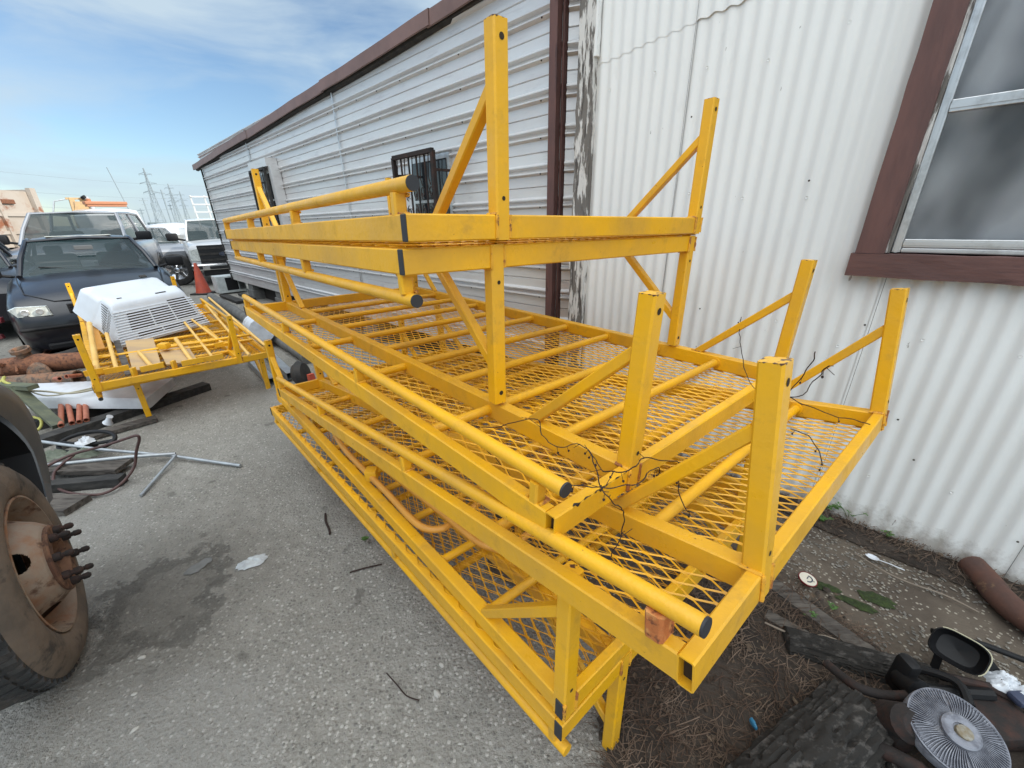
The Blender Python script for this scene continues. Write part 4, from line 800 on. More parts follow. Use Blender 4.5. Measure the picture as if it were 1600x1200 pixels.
# white boat-like cover behind
b = MB(); rows = []
for i in range(13):
    a = i/12; rows.append([(-2.6+5.2*a, -1.0+2*k/6, .55+(1.05*math.sin(math.pi*(.12+.8*a))**.7)*math.sin(math.pi*(.15+.7*k/6))) for k in range(7)])
b.grid(rows); o = b.build('covered_trailer', 'carwhite', smooth=True, ang=180); o.location = (-16.2, 22.5, .15); o.rotation_euler = (0, 0, R(35)); tag(o, 'low white covered load seen between the silver vehicle and the white pickup', 'trailer')
# lattice pylons and lines
def pylon(loc, H, label, rz=.5, w0=.13):
    b = MB(); lv = [0, .18, .34, .48, .60, .70, .78, .86, .93, 1.0]; wf = lambda f: H*(w0*(1-f)**1.3+.012+.012*(1-f)); tk = H*.0035; prev = None
    for f in lv:
        w = wf(f); c = [Vector((sx*w/2, sy*w/2, f*H)) for sx, sy in ((-1, -1), (1, -1), (1, 1), (-1, 1))]
        if prev:
            for k in range(4): b.tube([prev[k], c[k]], tk, 4); b.tube([prev[k], c[(k+1) % 4]], tk*.7, 4); b.tube([prev[(k+1) % 4], c[k]], tk*.7, 4); b.tube([c[k], c[(k+1) % 4]], tk*.7, 4)
        prev = c
    for f, a in ((.62, .11), (.76, .12), (.90, .09)):
        for sg in (1, -1):
            tip = Vector((sg*H*a, 0, f*H+.012*H))
            for yy in (-1, 1):
                for zz in (0, .035): b.tube([Vector((sg*wf(f)/2, yy*wf(f)/2, (f+zz)*H)), tip], tk*.8, 4)
            b.tube([tip, tip-Vector((0, 0, .03*H))], tk*.9, 4)
    o = b.build('lattice_pylon', 'pylon'); o.location = loc; o.rotation_euler = (0, 0, rz); tag(o, label, 'pylon', 'transmission pylons on the skyline'); return o
def ray_at(u, v, d):   # world point seen in direction of photo coordinates (used only to derive directions for far objects)
    q = fw+rt*((u-800-SX)/F_)-up*((v-600-SY)/F_); q = q/math.hypot(q.x, q.y)*d; return Vector((q.x, q.y, 1.5+q.z))
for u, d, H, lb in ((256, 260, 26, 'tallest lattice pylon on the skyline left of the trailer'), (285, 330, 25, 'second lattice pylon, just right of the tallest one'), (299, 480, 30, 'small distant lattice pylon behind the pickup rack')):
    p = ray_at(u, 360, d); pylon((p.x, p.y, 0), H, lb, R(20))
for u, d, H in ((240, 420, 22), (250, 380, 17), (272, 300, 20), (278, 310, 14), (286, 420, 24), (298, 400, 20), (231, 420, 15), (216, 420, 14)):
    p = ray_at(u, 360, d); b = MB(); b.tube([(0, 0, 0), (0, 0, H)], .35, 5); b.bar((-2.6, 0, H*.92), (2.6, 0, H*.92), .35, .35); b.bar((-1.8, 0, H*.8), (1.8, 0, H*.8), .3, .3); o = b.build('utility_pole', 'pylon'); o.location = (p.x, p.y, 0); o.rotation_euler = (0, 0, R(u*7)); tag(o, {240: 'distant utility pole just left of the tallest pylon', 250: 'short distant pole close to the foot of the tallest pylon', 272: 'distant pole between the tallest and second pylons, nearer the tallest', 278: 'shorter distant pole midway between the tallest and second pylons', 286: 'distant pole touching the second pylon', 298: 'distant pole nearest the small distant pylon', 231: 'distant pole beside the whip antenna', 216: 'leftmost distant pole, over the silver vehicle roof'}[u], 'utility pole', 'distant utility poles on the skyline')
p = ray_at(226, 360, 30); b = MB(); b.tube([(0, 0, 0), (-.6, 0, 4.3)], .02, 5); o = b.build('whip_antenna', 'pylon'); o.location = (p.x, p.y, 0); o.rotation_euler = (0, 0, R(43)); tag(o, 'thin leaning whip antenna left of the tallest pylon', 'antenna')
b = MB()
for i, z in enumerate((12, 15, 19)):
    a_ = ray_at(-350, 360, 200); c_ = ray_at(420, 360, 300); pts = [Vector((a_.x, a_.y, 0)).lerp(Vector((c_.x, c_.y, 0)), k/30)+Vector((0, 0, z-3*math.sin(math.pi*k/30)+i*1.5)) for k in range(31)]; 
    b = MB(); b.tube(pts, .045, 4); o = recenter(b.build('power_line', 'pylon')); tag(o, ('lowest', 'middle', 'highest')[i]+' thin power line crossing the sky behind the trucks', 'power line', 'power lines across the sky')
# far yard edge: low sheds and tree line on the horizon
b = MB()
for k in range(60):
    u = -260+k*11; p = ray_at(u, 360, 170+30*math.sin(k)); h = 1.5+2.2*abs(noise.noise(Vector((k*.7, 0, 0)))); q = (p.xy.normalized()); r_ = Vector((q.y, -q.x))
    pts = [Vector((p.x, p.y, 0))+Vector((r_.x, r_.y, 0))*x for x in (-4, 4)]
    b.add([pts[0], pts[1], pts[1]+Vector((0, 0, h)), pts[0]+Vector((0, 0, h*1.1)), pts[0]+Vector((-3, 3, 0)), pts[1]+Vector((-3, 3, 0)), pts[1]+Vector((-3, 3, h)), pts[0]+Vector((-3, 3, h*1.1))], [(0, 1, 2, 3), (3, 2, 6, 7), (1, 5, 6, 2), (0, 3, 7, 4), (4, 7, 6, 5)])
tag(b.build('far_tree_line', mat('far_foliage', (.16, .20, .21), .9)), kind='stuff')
def sm(pts, n_=5):
    P_ = [Vector(p) for p in pts]; q = []
    for i in range(len(P_)-1):
        p0 = P_[max(i-1, 0)]; p1 = P_[i]; p2 = P_[i+1]; p3 = P_[min(i+2, len(P_)-1)]
        for k in range(n_):
            t_ = k/n_; q.append(.5*((2*p1)+(p2-p0)*t_+(2*p0-5*p1+4*p2-p3)*t_**2+(3*p1-p0-3*p2+p3)*t_**3))
    q.append(P_[-1]); return q
# ------------------------------------------------------------------ truck at the left: wheel, flare, arch
TYAW = R(40); tq = Vector((math.cos(TYAW), math.sin(TYAW), 0))
tk = empty('parked_truck', (-1.672, 1.129, 0), TYAW-R(90), 'dark truck at the left edge with muddy tyre and rusty studded wheel', 'truck')
# local: y = outboard (towards the racks), x = back along the truck
WS = .408/.390; Mx = T(0, 0, .408) @ Matrix.Rotation(R(-90), 4, 'X') @ Matrix.Diagonal((WS, WS, 1, 1))
we = empty('wheel', (0, 0, 0)); we.parent = tk
b = MB(); RR = .39; w2 = 0.0; b.m = 0
b.lathe([(.242, w2-.012), (.250, w2+.0), (.262, w2+.006), (.295, w2+.014), (.335, w2+.006), (.362, w2-.012), (.378, w2-.03)], Mx, 72)
b.m = 1; b.lathe([(.378, w2-.03), (.388, w2-.05), (.390, w2-.10), (.388, w2-.17), (.37, w2-.20), (.30, w2-.22), (.2, w2-.21)], Mx, 72)
for k in range(60):
    a = 2*math.pi*k/60; q = Mx @ Matrix.Rotation(a, 4, 'Z')
    b.box((.368, -.0075, w2-.062), (.3925, .0075, w2-.030), q); b.box((.384, -.012, w2-.115), (.396, .010, w2-.07), q @ Matrix.Rotation(R(8), 4, 'X'))
b.build('tyre', ['mudrubber', 'treadrub'], we, smooth=True, ang=30)
b = MB(); b.lathe([(.244, w2-.010), (.247, w2+.004), (.240, w2+.005), (.235, w2-.012), (.224, w2-.030), (.218, w2-.09), (.205, w2-.10)], Mx, 64)
prof = [(.207, w2-.098), (.195, w2-.080), (.182, w2-.055), (.166, w2-.025), (.146, w2+.010), (.125, w2+.034), (.114, w2+.040)]
seg = 96; vs = []; K = len(prof)
pf = []
for i in range(len(prof)-1):
    for k in range(10): f = k/10; pf.append((prof[i][0]*(1-f)+prof[i+1][0]*f, prof[i][1]*(1-f)+prof[i+1][1]*f))
pf.append(prof[-1]); seg = 360; hb = MB(); hb.lathe(pf, Mx, seg)
keep = []
for f in hb.f:
    c = sum((Vector(hb.v[i]) for i in f), Vector())/len(f); d = c-Vector((0, 0, .408)); a = math.atan2(d.z, d.x) % (2*math.pi); rr_ = math.hypot(d.x, d.z)/WS
    hole = False
    for k in range(4):
        ak = R(38)+k*math.pi/2; da = (a-ak+math.pi) % (2*math.pi)-math.pi
        if (da*rr_/.036)**2+((rr_-.168)/.024)**2 < 1: hole = True
    if not hole: keep.append(f)
b.add(hb.v, keep)
rim = b.build('rim', 'rim', we, smooth=True, ang=50)
b = MB(); b.lathe([(0, w2-.12), (.215, w2-.12)], Mx, 32); b.build('drum', 'hole', rim)
b = MB(); b.lathe([(.118, w2+.038), (.121, w2+.046), (.114, w2+.051), (.072, w2+.049), (.066, w2+.030), (.060, w2+.0), (0, w2+.0)], Mx, 48); hub = b.build('hub_flange', mat('rusty_hub', (.12, .055, .034), .85, c2=(.20, .11, .065), sc=18, c3=(.07, .035, .025), sc3=40, thr3=(.5, .6), bump=.6, bsc=50), we, smooth=True)
for k in range(8):
    a = 2*math.pi*(k+.3)/8; q = Mx @ Matrix.Rotation(a, 4, 'Z') @ T(.094, 0, .010)
    b = MB(); b.lathe([(.0145, w2+.036), (.0145, w2+.055), (.0125, w2+.060), (.0080, w2+.061), (.0080, w2+.070), (.0108, w2+.071), (.0108, w2+.086), (.006, w2+.092), (0, w2+.093)], q, 10); b.build('wheel_stud', 'rustdark', hub, smooth=True, ang=40)
def arcpts(r, a0, a1, n_, y, zc=.404, sx=1): return [(sx*r*math.cos(a0+(a1-a0)*k/n_), y, zc+r*math.sin(a0+(a1-a0)*k/n_)) for k in range(n_+1)]
def resample(pts, n_=28):
    q = sm([(p[0], 0, p[1]) for p in pts], 6); L_ = [0]
    for i in range(1, len(q)): L_.append(L_[-1]+(q[i]-q[i-1]).length)
    o_ = []; j = 0
    for k in range(n_+1):
        t_ = L_[-1]*k/n_
        while j < len(L_)-2 and L_[j+1] < t_: j += 1
        o_.append(q[j].lerp(q[j+1], (t_-L_[j])/max(1e-9, L_[j+1]-L_[j])))
    return o_
oo = resample([(-.50, 1.10), (-.10, 1.09), (.35, 1.027), (.582, .944), (.72, .85), (.755, .742), (.713, .679), (.649, .605), (.584, .551), (.483, .517), (.37, .495)])
ii = resample([(-.50, .98), (-.10, 1.0), (.193, .953), (.344, .848), (.442, .739), (.47, .66), (.45, .62), (.41, .57), (.38, .53), (.34, .50), (.33, .47)])
rows = [[(-(i_.lerp(p, .12)).x, .006, (i_.lerp(p, .12)).z) for i_, p in zip(ii, oo)], [(-(i_.lerp(p, .5)).x, .020, (i_.lerp(p, .5)).z) for i_, p in zip(ii, oo)], [(-(i_.lerp(p, .88)).x, .008, (i_.lerp(p, .88)).z) for i_, p in zip(ii, oo)], [(-p.x, -.02, p.z) for p in oo], [(-p.x, -.12, p.z) for p in oo]]
b = MB(); b.grid(rows)
b.build('wheel_flare', mat('grey_black_fender_plastic', (.05, .053, .057), .5, c2=(.075, .075, .075), sc=5, bump=.1), tk, smooth=True, ang=60)
b = MB(); b.grid([[(-p.x, yy, p.z) for p in ii] for yy in (.004, -.6)]); b.build('inner_arch', 'black', tk, smooth=True)
b = MB(); b.box((-.15, -.6, 1.04), (1.3, -.04, 1.30), ch=.03); b.build('body_panel', 'navy', tk)
b = MB(); b.lathe([(0, -.02), (.05, -.015), (.075, .02), (.08, .07), (.06, .11), (0, .12)], T(-.50, -.02, 1.0) @ Matrix.Scale(.5, 4), 16); b.build('bumper_end', 'black', tk, smooth=True)
# ------------------------------------------------------------------ load on the separate rack
GM = pose(GP[0], GP[1], GP[2], GP[3], GP[4], GP[5])
def G(x, y, z): return GM @ Vector((x, y, z))
def loose(name, b, m, label, cat, group=None, smooth=True, ang=40):
    o = recenter(b.build(name, m, smooth=smooth, ang=ang)); return tag(o, label, cat, group)
# vented cover
cv = empty('vented_cover', label='white plastic rooftop cooler cover with rows of black vent slots, tilted on the separate rack', cat='cooler cover')
cv.matrix_world = T(-3.612, 3.781, .470) @ Matrix.Rotation(R(67.8), 4, 'Z') @ Matrix.Rotation(R(30.5), 4, 'X') @ Matrix.Rotation(R(-2.6), 4, 'Y')
CW, CD, fy, fz, bz = .87, .66, .265, .286, .25
def cs(y, zt, wl, wr, n_=10):   # cross-section across the width at depth y: left skirt, top, right skirt
    sk = .09; r_ = .03
    return [(wl-.085*(zt/.28), y, 0), (wl-.03*(zt/.28), y, zt*.5), (wl+.004, y, max(zt-.035, 0)), (wl+.018, y, max(zt-.008, 0)), (wl+.045, y, zt)]+[(wl+.045+(wr-wl-.09)*k/n_, y, zt+.004*math.sin(math.pi*k/n_)) for k in range(1, n_)]+[(wr-.045, y, zt), (wr-.018, y, max(zt-.008, 0)), (wr-.004, y, max(zt-.035, 0)), (wr+.03*(zt/.28), y, zt*.5), (wr+.085*(zt/.28), y, 0)]
b = MB(); rows = [cs(.0, .0005, .0, CW), cs(.006, .02, .003, CW-.003), cs(.12, .135, .045, CW-.04), cs(fy-.03, fz-.03, .088, CW-.072), cs(fy-.008, fz-.008, .095, CW-.078), cs(fy+.02, fz, .10, CW-.08), cs(fy+.11, fz+.004, .10, CW-.082), cs(fy+.12, fz-.002, .10, CW-.084), cs(fy+.135, fz-.035, .085, CW-.095), cs(fy+.15, fz-.040, .08, CW-.10), cs(CD-.05, bz-.005, .075, CW-.11), cs(CD-.02, bz-.02, .075, CW-.115), cs(CD, bz-.07, .08, CW-.12), cs(CD+.01, .0, .05, CW-.09)]
b.grid(rows); sh_ = b.build('shell', 'whiteplastic', cv, smooth=True, ang=50)
# clapboard-like steps on the sloping front + slots between them
def face(u, v):   # front slope: u 0..1 left-right, v 0..1 up
    y = .008+(fy-.045)*v; z = .022+(fz-.065)*v; xl = .003+.085*v; xr = CW-.003-.069*v; return Vector((xl+(xr-xl)*u, y, z))
nn = Vector((0, -(fz-.065), fy-.045)).normalized()
b = MB(); NS = 13
for k in range(NS):
    v0 = k/NS; v1 = v0+.46/NS
    for u0, u1 in ((.0, 1.0),):
        p = [face(u0, v0), face(u1, v0), face(u1, v1), face(u0, v1)]; q = [x+nn*.011 for x in p[:2]]+[x+nn*.009 for x in p[2:]]
        b.add(p+q, [(4, 5, 6, 7), (0, 1, 5, 4), (2, 3, 7, 6), (1, 2, 6, 5), (0, 4, 7, 3)])
for k in range(12):    # side louvre steps, left and right
    v0 = k/12
    for s_ in (0, 1):
        for y_ in (0,):
            def sp(y, v):
                zt = (fz-.04)*v; xl = (.085*v) if s_ == 0 else CW-.07*v
                xo = (-.075+.075*v) if s_ == 0 else (.075-.075*v)
                return Vector((xl+xo*min(1, y/.1), y+.0+.21*v, zt+.01))
b.build('louvre_slats', 'whiteplastic', sh_)
b = MB(); 
for k in range(NS):
    v0 = (k+.48)/NS; v1 = (k+.97)/NS
    cols = [(.15, .405), (.425, .66), (.68, .93)] if k > 3 else ([(.20, .46), (.48, .74), (.76, .97)] if k > 0 else [])
    if k == 3: cols = []
    for u0, u1 in cols:
        if k >= 11 and u0 < .6: continue
        if k >= 9 and u0 < .2 and k > 11: continue
        p = [face(u0, v0)+nn*.0085, face(u1, v0)+nn*.0085, face(u1, v1)+nn*.0085, face(u0, v1)+nn*.0085]; b.add(p, [(0, 1, 2, 3)])
b.build('vent_slots', 'hole', sh_)
b = MB()   # side slots on the left flank
for k in range(11):
    v = (k+1)/13
    for y0, y1 in ((.06, .15), (.17, .26)):
        zt = fz*(1-v)*.93; 
        def lf(y, z):
            t_ = z/.28; xl = .0+.10*min(1, (y+.0)/fy); xs = xl-.085*(1)*(1-z/.286)
            return Vector((xs-.004, y, z))
        yy0, yy1 = y0+.10*(1-v), y1+.10*(1-v)
        p = [lf(yy0, zt), lf(yy1, zt), lf(yy1, zt+.008), lf(yy0, zt+.008)]; b.add(p, [(0, 1, 2, 3), (3, 2, 1, 0)])
b.build('side_slots', 'hole', sh_)
b = MB(); b.box((.52, fy+.03, fz+.003), (.62, fy+.045, fz+.0065)); b.box((.2, fy+.06, fz+.002), (.24, fy+.07, fz+.0062)); b.box((.60, CD-.03, bz+.0), (.66, CD+.0, bz+.012)); b.build('scuffs', 'blackmatte', sh_)
# folded boards and loose rails
def board(name, c, m, label, cat='board', group='loose boards on the separate rack', th=.012):
    b = MB(); c = [G(*p) for p in c]; nrm = (c[1]-c[0]).cross(c[3]-c[0]).normalized()*th; b.add(c+[p+nrm for p in c], [(3, 2, 1, 0), (4, 5, 6, 7), (0, 1, 5, 4), (1, 2, 6, 5), (2, 3, 7, 6), (3, 0, 4, 7)]); return loose(name, b, m, label, cat, group, False)
board('tan_board', [(.24, .06, .075), (.42, .03, .075), (.48, .9, .10), (.28, .95, .10)], 'tanboard', 'tan ribbed board lying left of the middle in front of the white cover')
board('tan_board', [(.455, .06, .078), (.66, .02, .078), (.68, .55, .09), (.47, .6, .09)], 'tanboard', 'shorter tan board under the pointed rails, right of the other board')
board('tan_board', [(.05, .9, .07), (.13, .9, .07), (.13, 2.2, .30), (.05, 2.2, .30)], 'orange', 'narrow orange board leaning up behind the left end of the white cover')
board('tan_board', [(.19, .04, .060), (.235, .04, .060), (.245, 1.0, .10), (.20, 1.0, .10)], 'wood', 'grey strip lying between the upright rail and the first tan board')
def railpiece(p0, p1, r, label, foot=True, tip=False, m='yellowold'):
    t = empty('loose_rail', p0, 0, label, 'rail', 'loose yellow rails on the separate rack'); d = p1-p0; L = d.length; dn = d/L
    b = MB()
    if tip: b.tube([Vector(), dn*.05, d-dn*.02, d], [r*.2, r, r, r*.9], 12)
    else: b.tube([Vector(), d], r, 12)
    b.build('tube', m, t, smooth=True)
    if foot:
        side = Vector((0, 0, 1)).cross(dn).normalized(); b = MB(); b.bar(-side*.075-dn*.005, side*.075-dn*.005, .012, .045, .002, upv=(0, 0, 1)); b.build('foot_plate', 'yellow', t)
        b = MB(); q = -side*.055-dn*.013; b.box((q.x-.006, q.y-.006, -.006), (q.x+.006, q.y+.006, .006)); 
    return t
railpiece(G(.045, .16, .10), G(.085, 1.35, .22), .021, 'thick weathered yellow rail at the left end, running back under the white cover')
railpiece(G(.155, .14, .095), G(.175, 1.1, .16), .016, 'second weathered yellow rail from the left end, beside the thick one')
railpiece(G(.36, .02, .10), G(.33, .45, .12), .016, 'short weathered rail standing out in front of the first tan board')
railpiece(G(.62, -.02, .10), G(.62, .62, .14), .017, 'weathered rail with foot plate just right of the boards')
railpiece(G(.77, .0, .095), G(.80, 1.3, .13), .012, 'thin weathered rail crossing to the back between the posts')
railpiece(G(.93, .35, .10), G(.86, 1.6, .15), .012, 'thin pale rail running back from the inner post')
railpiece(G(.0, .60, .085)+Vector((.06, .03, 0)), G(1.20, .42, .13), .013, 'long pointed yellow rail lying across the load, nearest the cover', False, True, 'yellow')
railpiece(G(.22, .50, .085), G(1.17, .30, .11), .013, 'long pointed yellow rail lying across the load, in front of the other', False, True, 'yellow')
railpiece(G(.98, -.30, .15), G(1.10, 1.75, .20), .012, 'pale rail along the right end of the separate rack, inner one', False)
railpiece(G(1.12, -.28, .20), G(1.18, 1.95, .24), .012, 'pale rail along the right end of the separate rack, outer one', False)
b = MB(); c0 = G(.50, .42, .15); b.box((c0.x-.035, c0.y-.03, c0.z-.03), (c0.x+.045, c0.y+.035, c0.z+.025), ch=.012); loose('rail_clamp', b, 'yellow', 'small yellow clamp block on the pointed rails in front of the cover', 'clamp')
for x, lb in ((.50, 'short yellow tab plate standing by the front edge of the boards'), (.245, 'yellow angled tab at the foot of the leftmost boards')):
    b = MB(); p = G(x, .03, .085); b.box((p.x-.012, p.y-.02, p.z-.03), (p.x+.012, p.y+.02, p.z+.035), ch=.003); loose('yellow_tab', b, 'yellow', lb, 'bracket')
# two bent orange tubes lying on the bottom pair
def bent(pts, label):
    P_ = [Vector(p) for p in pts]; q = []
    for i in range(len(P_)-1):
        p0 = P_[max(i-1, 0)]; p1 = P_[i]; p2 = P_[i+1]; p3 = P_[min(i+2, len(P_)-1)]
        for k in range(8):
            t_ = k/8; q.append(.5*((2*p1)+(p2-p0)*t_+(2*p0-5*p1+4*p2-p3)*t_**2+(3*p1-p0-3*p2+p3)*t_**3))
    q.append(P_[-1]); b = MB(); b.tube(q, .0125, 12); return loose('bent_tube', b, 'orange', label, 'tube', 'bent orange tubes in the stack', True, 60)
bent([(-.90, 1.90, .535), (-.746, 1.667, .525), (-.48, 1.353, .515), (-.35, 1.19, .515), (-.29, 1.135, .515), (-.235, 1.125, .515), (-.19, 1.16, .515), (-.02, 1.36, .515), (.2, 1.62, .515)], 'bent orange tube with a rounded corner pointing at the camera, farther one')
bent([(-.55, 1.50, .56), (-.30, 1.25, .545), (-.208, 1.157, .54), (-.124, 1.071, .53), (-.07, 1.03, .525), (-.01, 1.02, .52), (.05, 1.06, .52), (.25, 1.28, .52)], 'bent orange tube half hidden by the rack rail, nearer one')
b = MB(); b.tube([(-.56, 1.47, .53), (-.40, 1.62, .53)], .016, 12); b.box((-.59, 1.44, .50), (-.54, 1.49, .55), ch=.006); loose('short_stub', b, 'yellow', 'short yellow stub with a dark socket beside the bent tubes', 'tube')
# ------------------------------------------------------------------ dry vine
vines = [[(-0.345, 1.218, 0.97), (-0.165, 1.088, 0.96), (-0.048, 0.99, 0.98), (0.075, 0.933, 1.03), (0.088, 0.864, 1.03), (0.115, 0.781, 1.035), (0.169, 0.804, 1.03), (0.192, 0.773, 1.02), (0.197, 0.696, 1.03), (0.213, 0.678, 1.04), (0.243, 0.676, 1.04), (0.296, 0.736, 1.03), (0.337, 0.721, 1.03), (0.363, 0.722, 1.03), (0.368, 0.724, 1.0)],
 [(0.117, 0.651, 1.03), (0.169, 0.638, 1.03), (0.201, 0.629, 1.035), (0.254, 0.647, 1.035), (0.31, 0.701, 1.03), (0.333, 0.738, 0.98)],
 [(0.188, 0.756, 1.03), (0.177, 0.63, 1.04), (0.19, 0.595, 1.03), (0.247, 0.687, 0.93), (0.25, 0.695, 0.88), (0.227, 0.649, 0.88), (0.216, 0.644, 0.85)],
 [(0.381, 0.748, 0.98), (0.395, 0.77, 0.93), (0.408, 0.751, 0.89), (0.41, 0.729, 0.89)]]
vines2 = [[(0.947, 1.598, 1.12), (0.844, 1.396, 1.08), (0.784, 1.197, 1.0), (0.75, 0.982, 1.05), (0.751, 0.933, 1.08), (0.649, 0.775, 1.2), (0.638, 0.75, 1.22)], [(0.75, .982, 1.05), (0.837, 1.082, 1.0), (0.952, 1.079, 0.95), (1.056, 1.037, 0.93)], [(0.788, 0.988, 0.95), (0.847, 0.985, 0.92), (0.841, 0.927, 0.9), (0.825, 0.894, 0.89)], [(.76, 1.0, 1.05), (.78, .98, 1.12), (.775, .96, 1.18)]]
def vine(vs, label, seed):
    b = MB(); rr = random.Random(seed)
    for pts in vs:
        q = sm(pts, 7); q = [p+Vector((noise.noise(p*30), noise.noise(p*30+Vector((9, 0, 0))), noise.noise(p*31)))*.006 for p in q]; b.tube(q, .0013, 4)
        for p in q:
            if rr.random() < .09:
                e = p+Vector((rr.uniform(-.006, .006), rr.uniform(-.006, .006), -rr.uniform(.010, .020))); b.tube([p, e], .0006, 3)
                b.lathe([(0, -.003), (.0028, 0), (.0022, .003), (0, .004)], T(*e), 5)
            if rr.random() < .07: b.tube([p, p+Vector((rr.uniform(-.03, .03), rr.uniform(-.03, .03), rr.uniform(-.02, .02)))], .0008, 3)
    return loose('dry_vine', b, 'vine', label, 'vine', None, False)
vine(vines, 'dead dark vine wound round the open corner of the middle rack', 1); vine(vines2, 'dead dark vine sticking up behind the post nearest the camera', 2)
vine([[(-.62, 1.55, .93), (-.50, 1.40, .90), (-.45, 1.38, .87), (-.33, 1.20, .90)], [(-.06, .98, .93), (.0, .90, .90), (.03, .83, .88), (.02, .80, .80)]], 'dead vine bits hanging in the mesh under the pipe rail', 4)
# ------------------------------------------------------------------ left-hand scrap
def pipe_thing(name, pts, r, m, label, cat, group=None, seg=12):
    b = MB(); b.tube(pts, r, seg); return loose(name, b, m, label, cat, group)
ax = empty('rusty_axle', (-4.75, 4.05, .2), 0, 'rusty axle housing with a flanged neck lying behind the white panel', 'axle')
b = MB(); b.tube([(-.75, -.15, .03), (-.35, -.10, .05), (-.28, -.09, .05), (.05, -.02, .07), (.12, 0, .07), (.50, .06, .07)], [.07, .07, .095, .10, .085, .085], 20)
for k in range(30):
    a = random.uniform(-.7, -.1); b.tube([(a, -.12+random.uniform(-.07, .05), .05+random.uniform(-.05, .08)), (a+.05, -.12+random.uniform(-.07, .05), .05+random.uniform(-.05, .08))], random.uniform(.01, .03), 7)
b.build('housing', 'rust', ax, smooth=True)
b = MB(); b.lathe([(.055, 0), (.055, .07), (.078, .075), (.078, .11), (.06, .112), (.05, .06), (0, .05)], T(-.06, -.04, .13) @ Matrix.Rotation(R(12), 4, 'X'), 20); b.build('flanged_neck', 'rustgrey', ax, smooth=True)
b = MB(); b.lathe([(0, -.05), (.10, -.03), (.12, .0), (.10, .03), (0, .05)], T(.10, -.13, -.01) @ Matrix.Rotation(R(80), 4, 'X'), 20); b.build('gear_cover', 'rustgrey', ax, smooth=True)
b = MB(); b.pipe((-5.35, 3.70, .13), (-4.22, 3.86, .15), .085, .07, 22); loose('rusty_pipe', b, 'rustgrey', 'thick rusty pipe with open end lying in front of the axle', 'pipe')
b = MB(); b.tube([(-5.0, 3.6, .10), (-4.6, 3.66, .10)], .05, 8); b.box((-4.95, 3.45, .03), (-4.55, 3.58, .09), ch=.02); loose('rusty_scrap', b, 'rust', 'orange rusty scrap iron between the pipe and the green frame', 'scrap metal')
b = MB(); b.lathe([(.17, .0), (.30, -.02), (.36, .03), (.37, .10), (.34, .17), (.26, .19), (.19, .16), (.17, .13)], T(-5.30, 4.82, .06) @ Matrix.Rotation(R(9), 4, 'X'), 40); lt = empty('tyre_scrap', (0, 0, 0), 0, 'old black tyre lying flat between the axle and the sedan', 'tyre'); o = b.build('tyre', 'rubber', lt, smooth=True)
b = MB(); b.lathe([(.165, .12), (.168, .135), (.15, .14), (.14, .11)], T(-5.30, 4.82, .06) @ Matrix.Rotation(R(9), 4, 'X'), 32); o = b.build('rim', 'rust', lt)
for ch in lt.children: ch.data.transform(T(5.30, -4.82, 0))
lt.location = (-5.30, 4.82, 0)
# white panel
b = MB(); A_, B_, C_, D_ = Vector((-4.40, 3.50, .24)), Vector((-3.12, 3.66, .20)), Vector((-3.05, 3.24, .17)), Vector((-4.16, 3.26, .20)); rows = []
for i in range(13):
    u = i/12; a = A_.lerp(B_, u); c = D_.lerp(C_, u); f = (c-a).normalized()
    z_ = Vector((0, 0, .015*math.sin(math.pi*u))); rows.append([a+Vector((0, 0, -.07)), a+z_*0, a.lerp(c, .3)+z_, a.lerp(c, .7)+z_, c+z_*.5, c+f*.02+Vector((0, 0, -.02)), c+f*.025+Vector((0, 0, -.085)), c-f*.02+Vector((0, 0, -.09))])
b.grid(rows)
for rw, rv in ((rows[0], 0), (rows[-1], 1)): b.add(rw, [tuple(range(len(rw)))])
loose('vehicle_hood', b, 'greywhite', 'large white vehicle panel lying flat under the separate rack', 'panel', None, True, 40)
# copper-coloured plastic pipes
for (x0, y0, x1, y1), lb in zip(((-3.82, 3.26, -3.52, 2.93), (-3.77, 3.27, -3.47, 2.97), (-3.68, 3.28, -3.43, 2.99), (-3.64, 3.29, -3.40, 3.02)), ('leftmost', 'second from the left', 'third from the left', 'rightmost')):
    b = MB(); b.pipe((x0-.5*(x1-x0), y0-.5*(y1-y0), .155), (x1, y1, .085), .019, .0155, 12); loose('orange_pipe', b, 'copper', 'short salmon-orange pipe sticking out under the white panel, '+lb+' of four', 'pipe', 'salmon-orange pipes under the white panel')
for p0, p1, lb in (((-4.18, 3.62, .24), (-4.0, 3.50, .28), 'left'), ((-3.95, 3.64, .26), (-3.93, 3.50, .30), 'right')):
    b = MB(); b.pipe(p0, p1, .019, .014, 10); loose('orange_pipe', b, 'copper', 'salmon-orange pipe end above the far edge of the white panel, '+lb+' one', 'pipe', 'salmon-orange pipes under the white panel')
# timbers
def timber(name, p0, p1, w, h, m, label, cat='timber', group=None, seed=0, amp=.006, n_=18):
    b = MB(); rough_board(b, p0, p1, w, h, n_, amp, seed=seed); return loose(name, b, m, label, cat, group, False)
timber('timber', (-3.60, 2.62, .035), (-2.98, 3.86, .035), .12, .07, 'darkwood', 'long black timber lying on the ground under the white panel')
timber('timber', (-3.95, 3.0, .04), (-3.3, 3.7, .04), .13, .08, 'darkwood', 'black timber lying behind the long one, under the salmon pipes', seed=5)
timber('timber', (-3.05, 2.33, .075), (-2.55, 2.36, .05), .16, .03, 'wood', 'charred plank on the broken pallet beside the maroon hose', seed=2)
timber('timber', (-3.05, 2.14, .03), (-2.45, 2.22, .03), .07, .06, 'darkwood', 'charred block under the plank of the broken pallet', seed=3)
timber('timber', (-2.9, 2.02, .02), (-2.52, 1.98, .02), .15, .04, 'wood', 'short charred board end nearest the muddy tyre', seed=4)
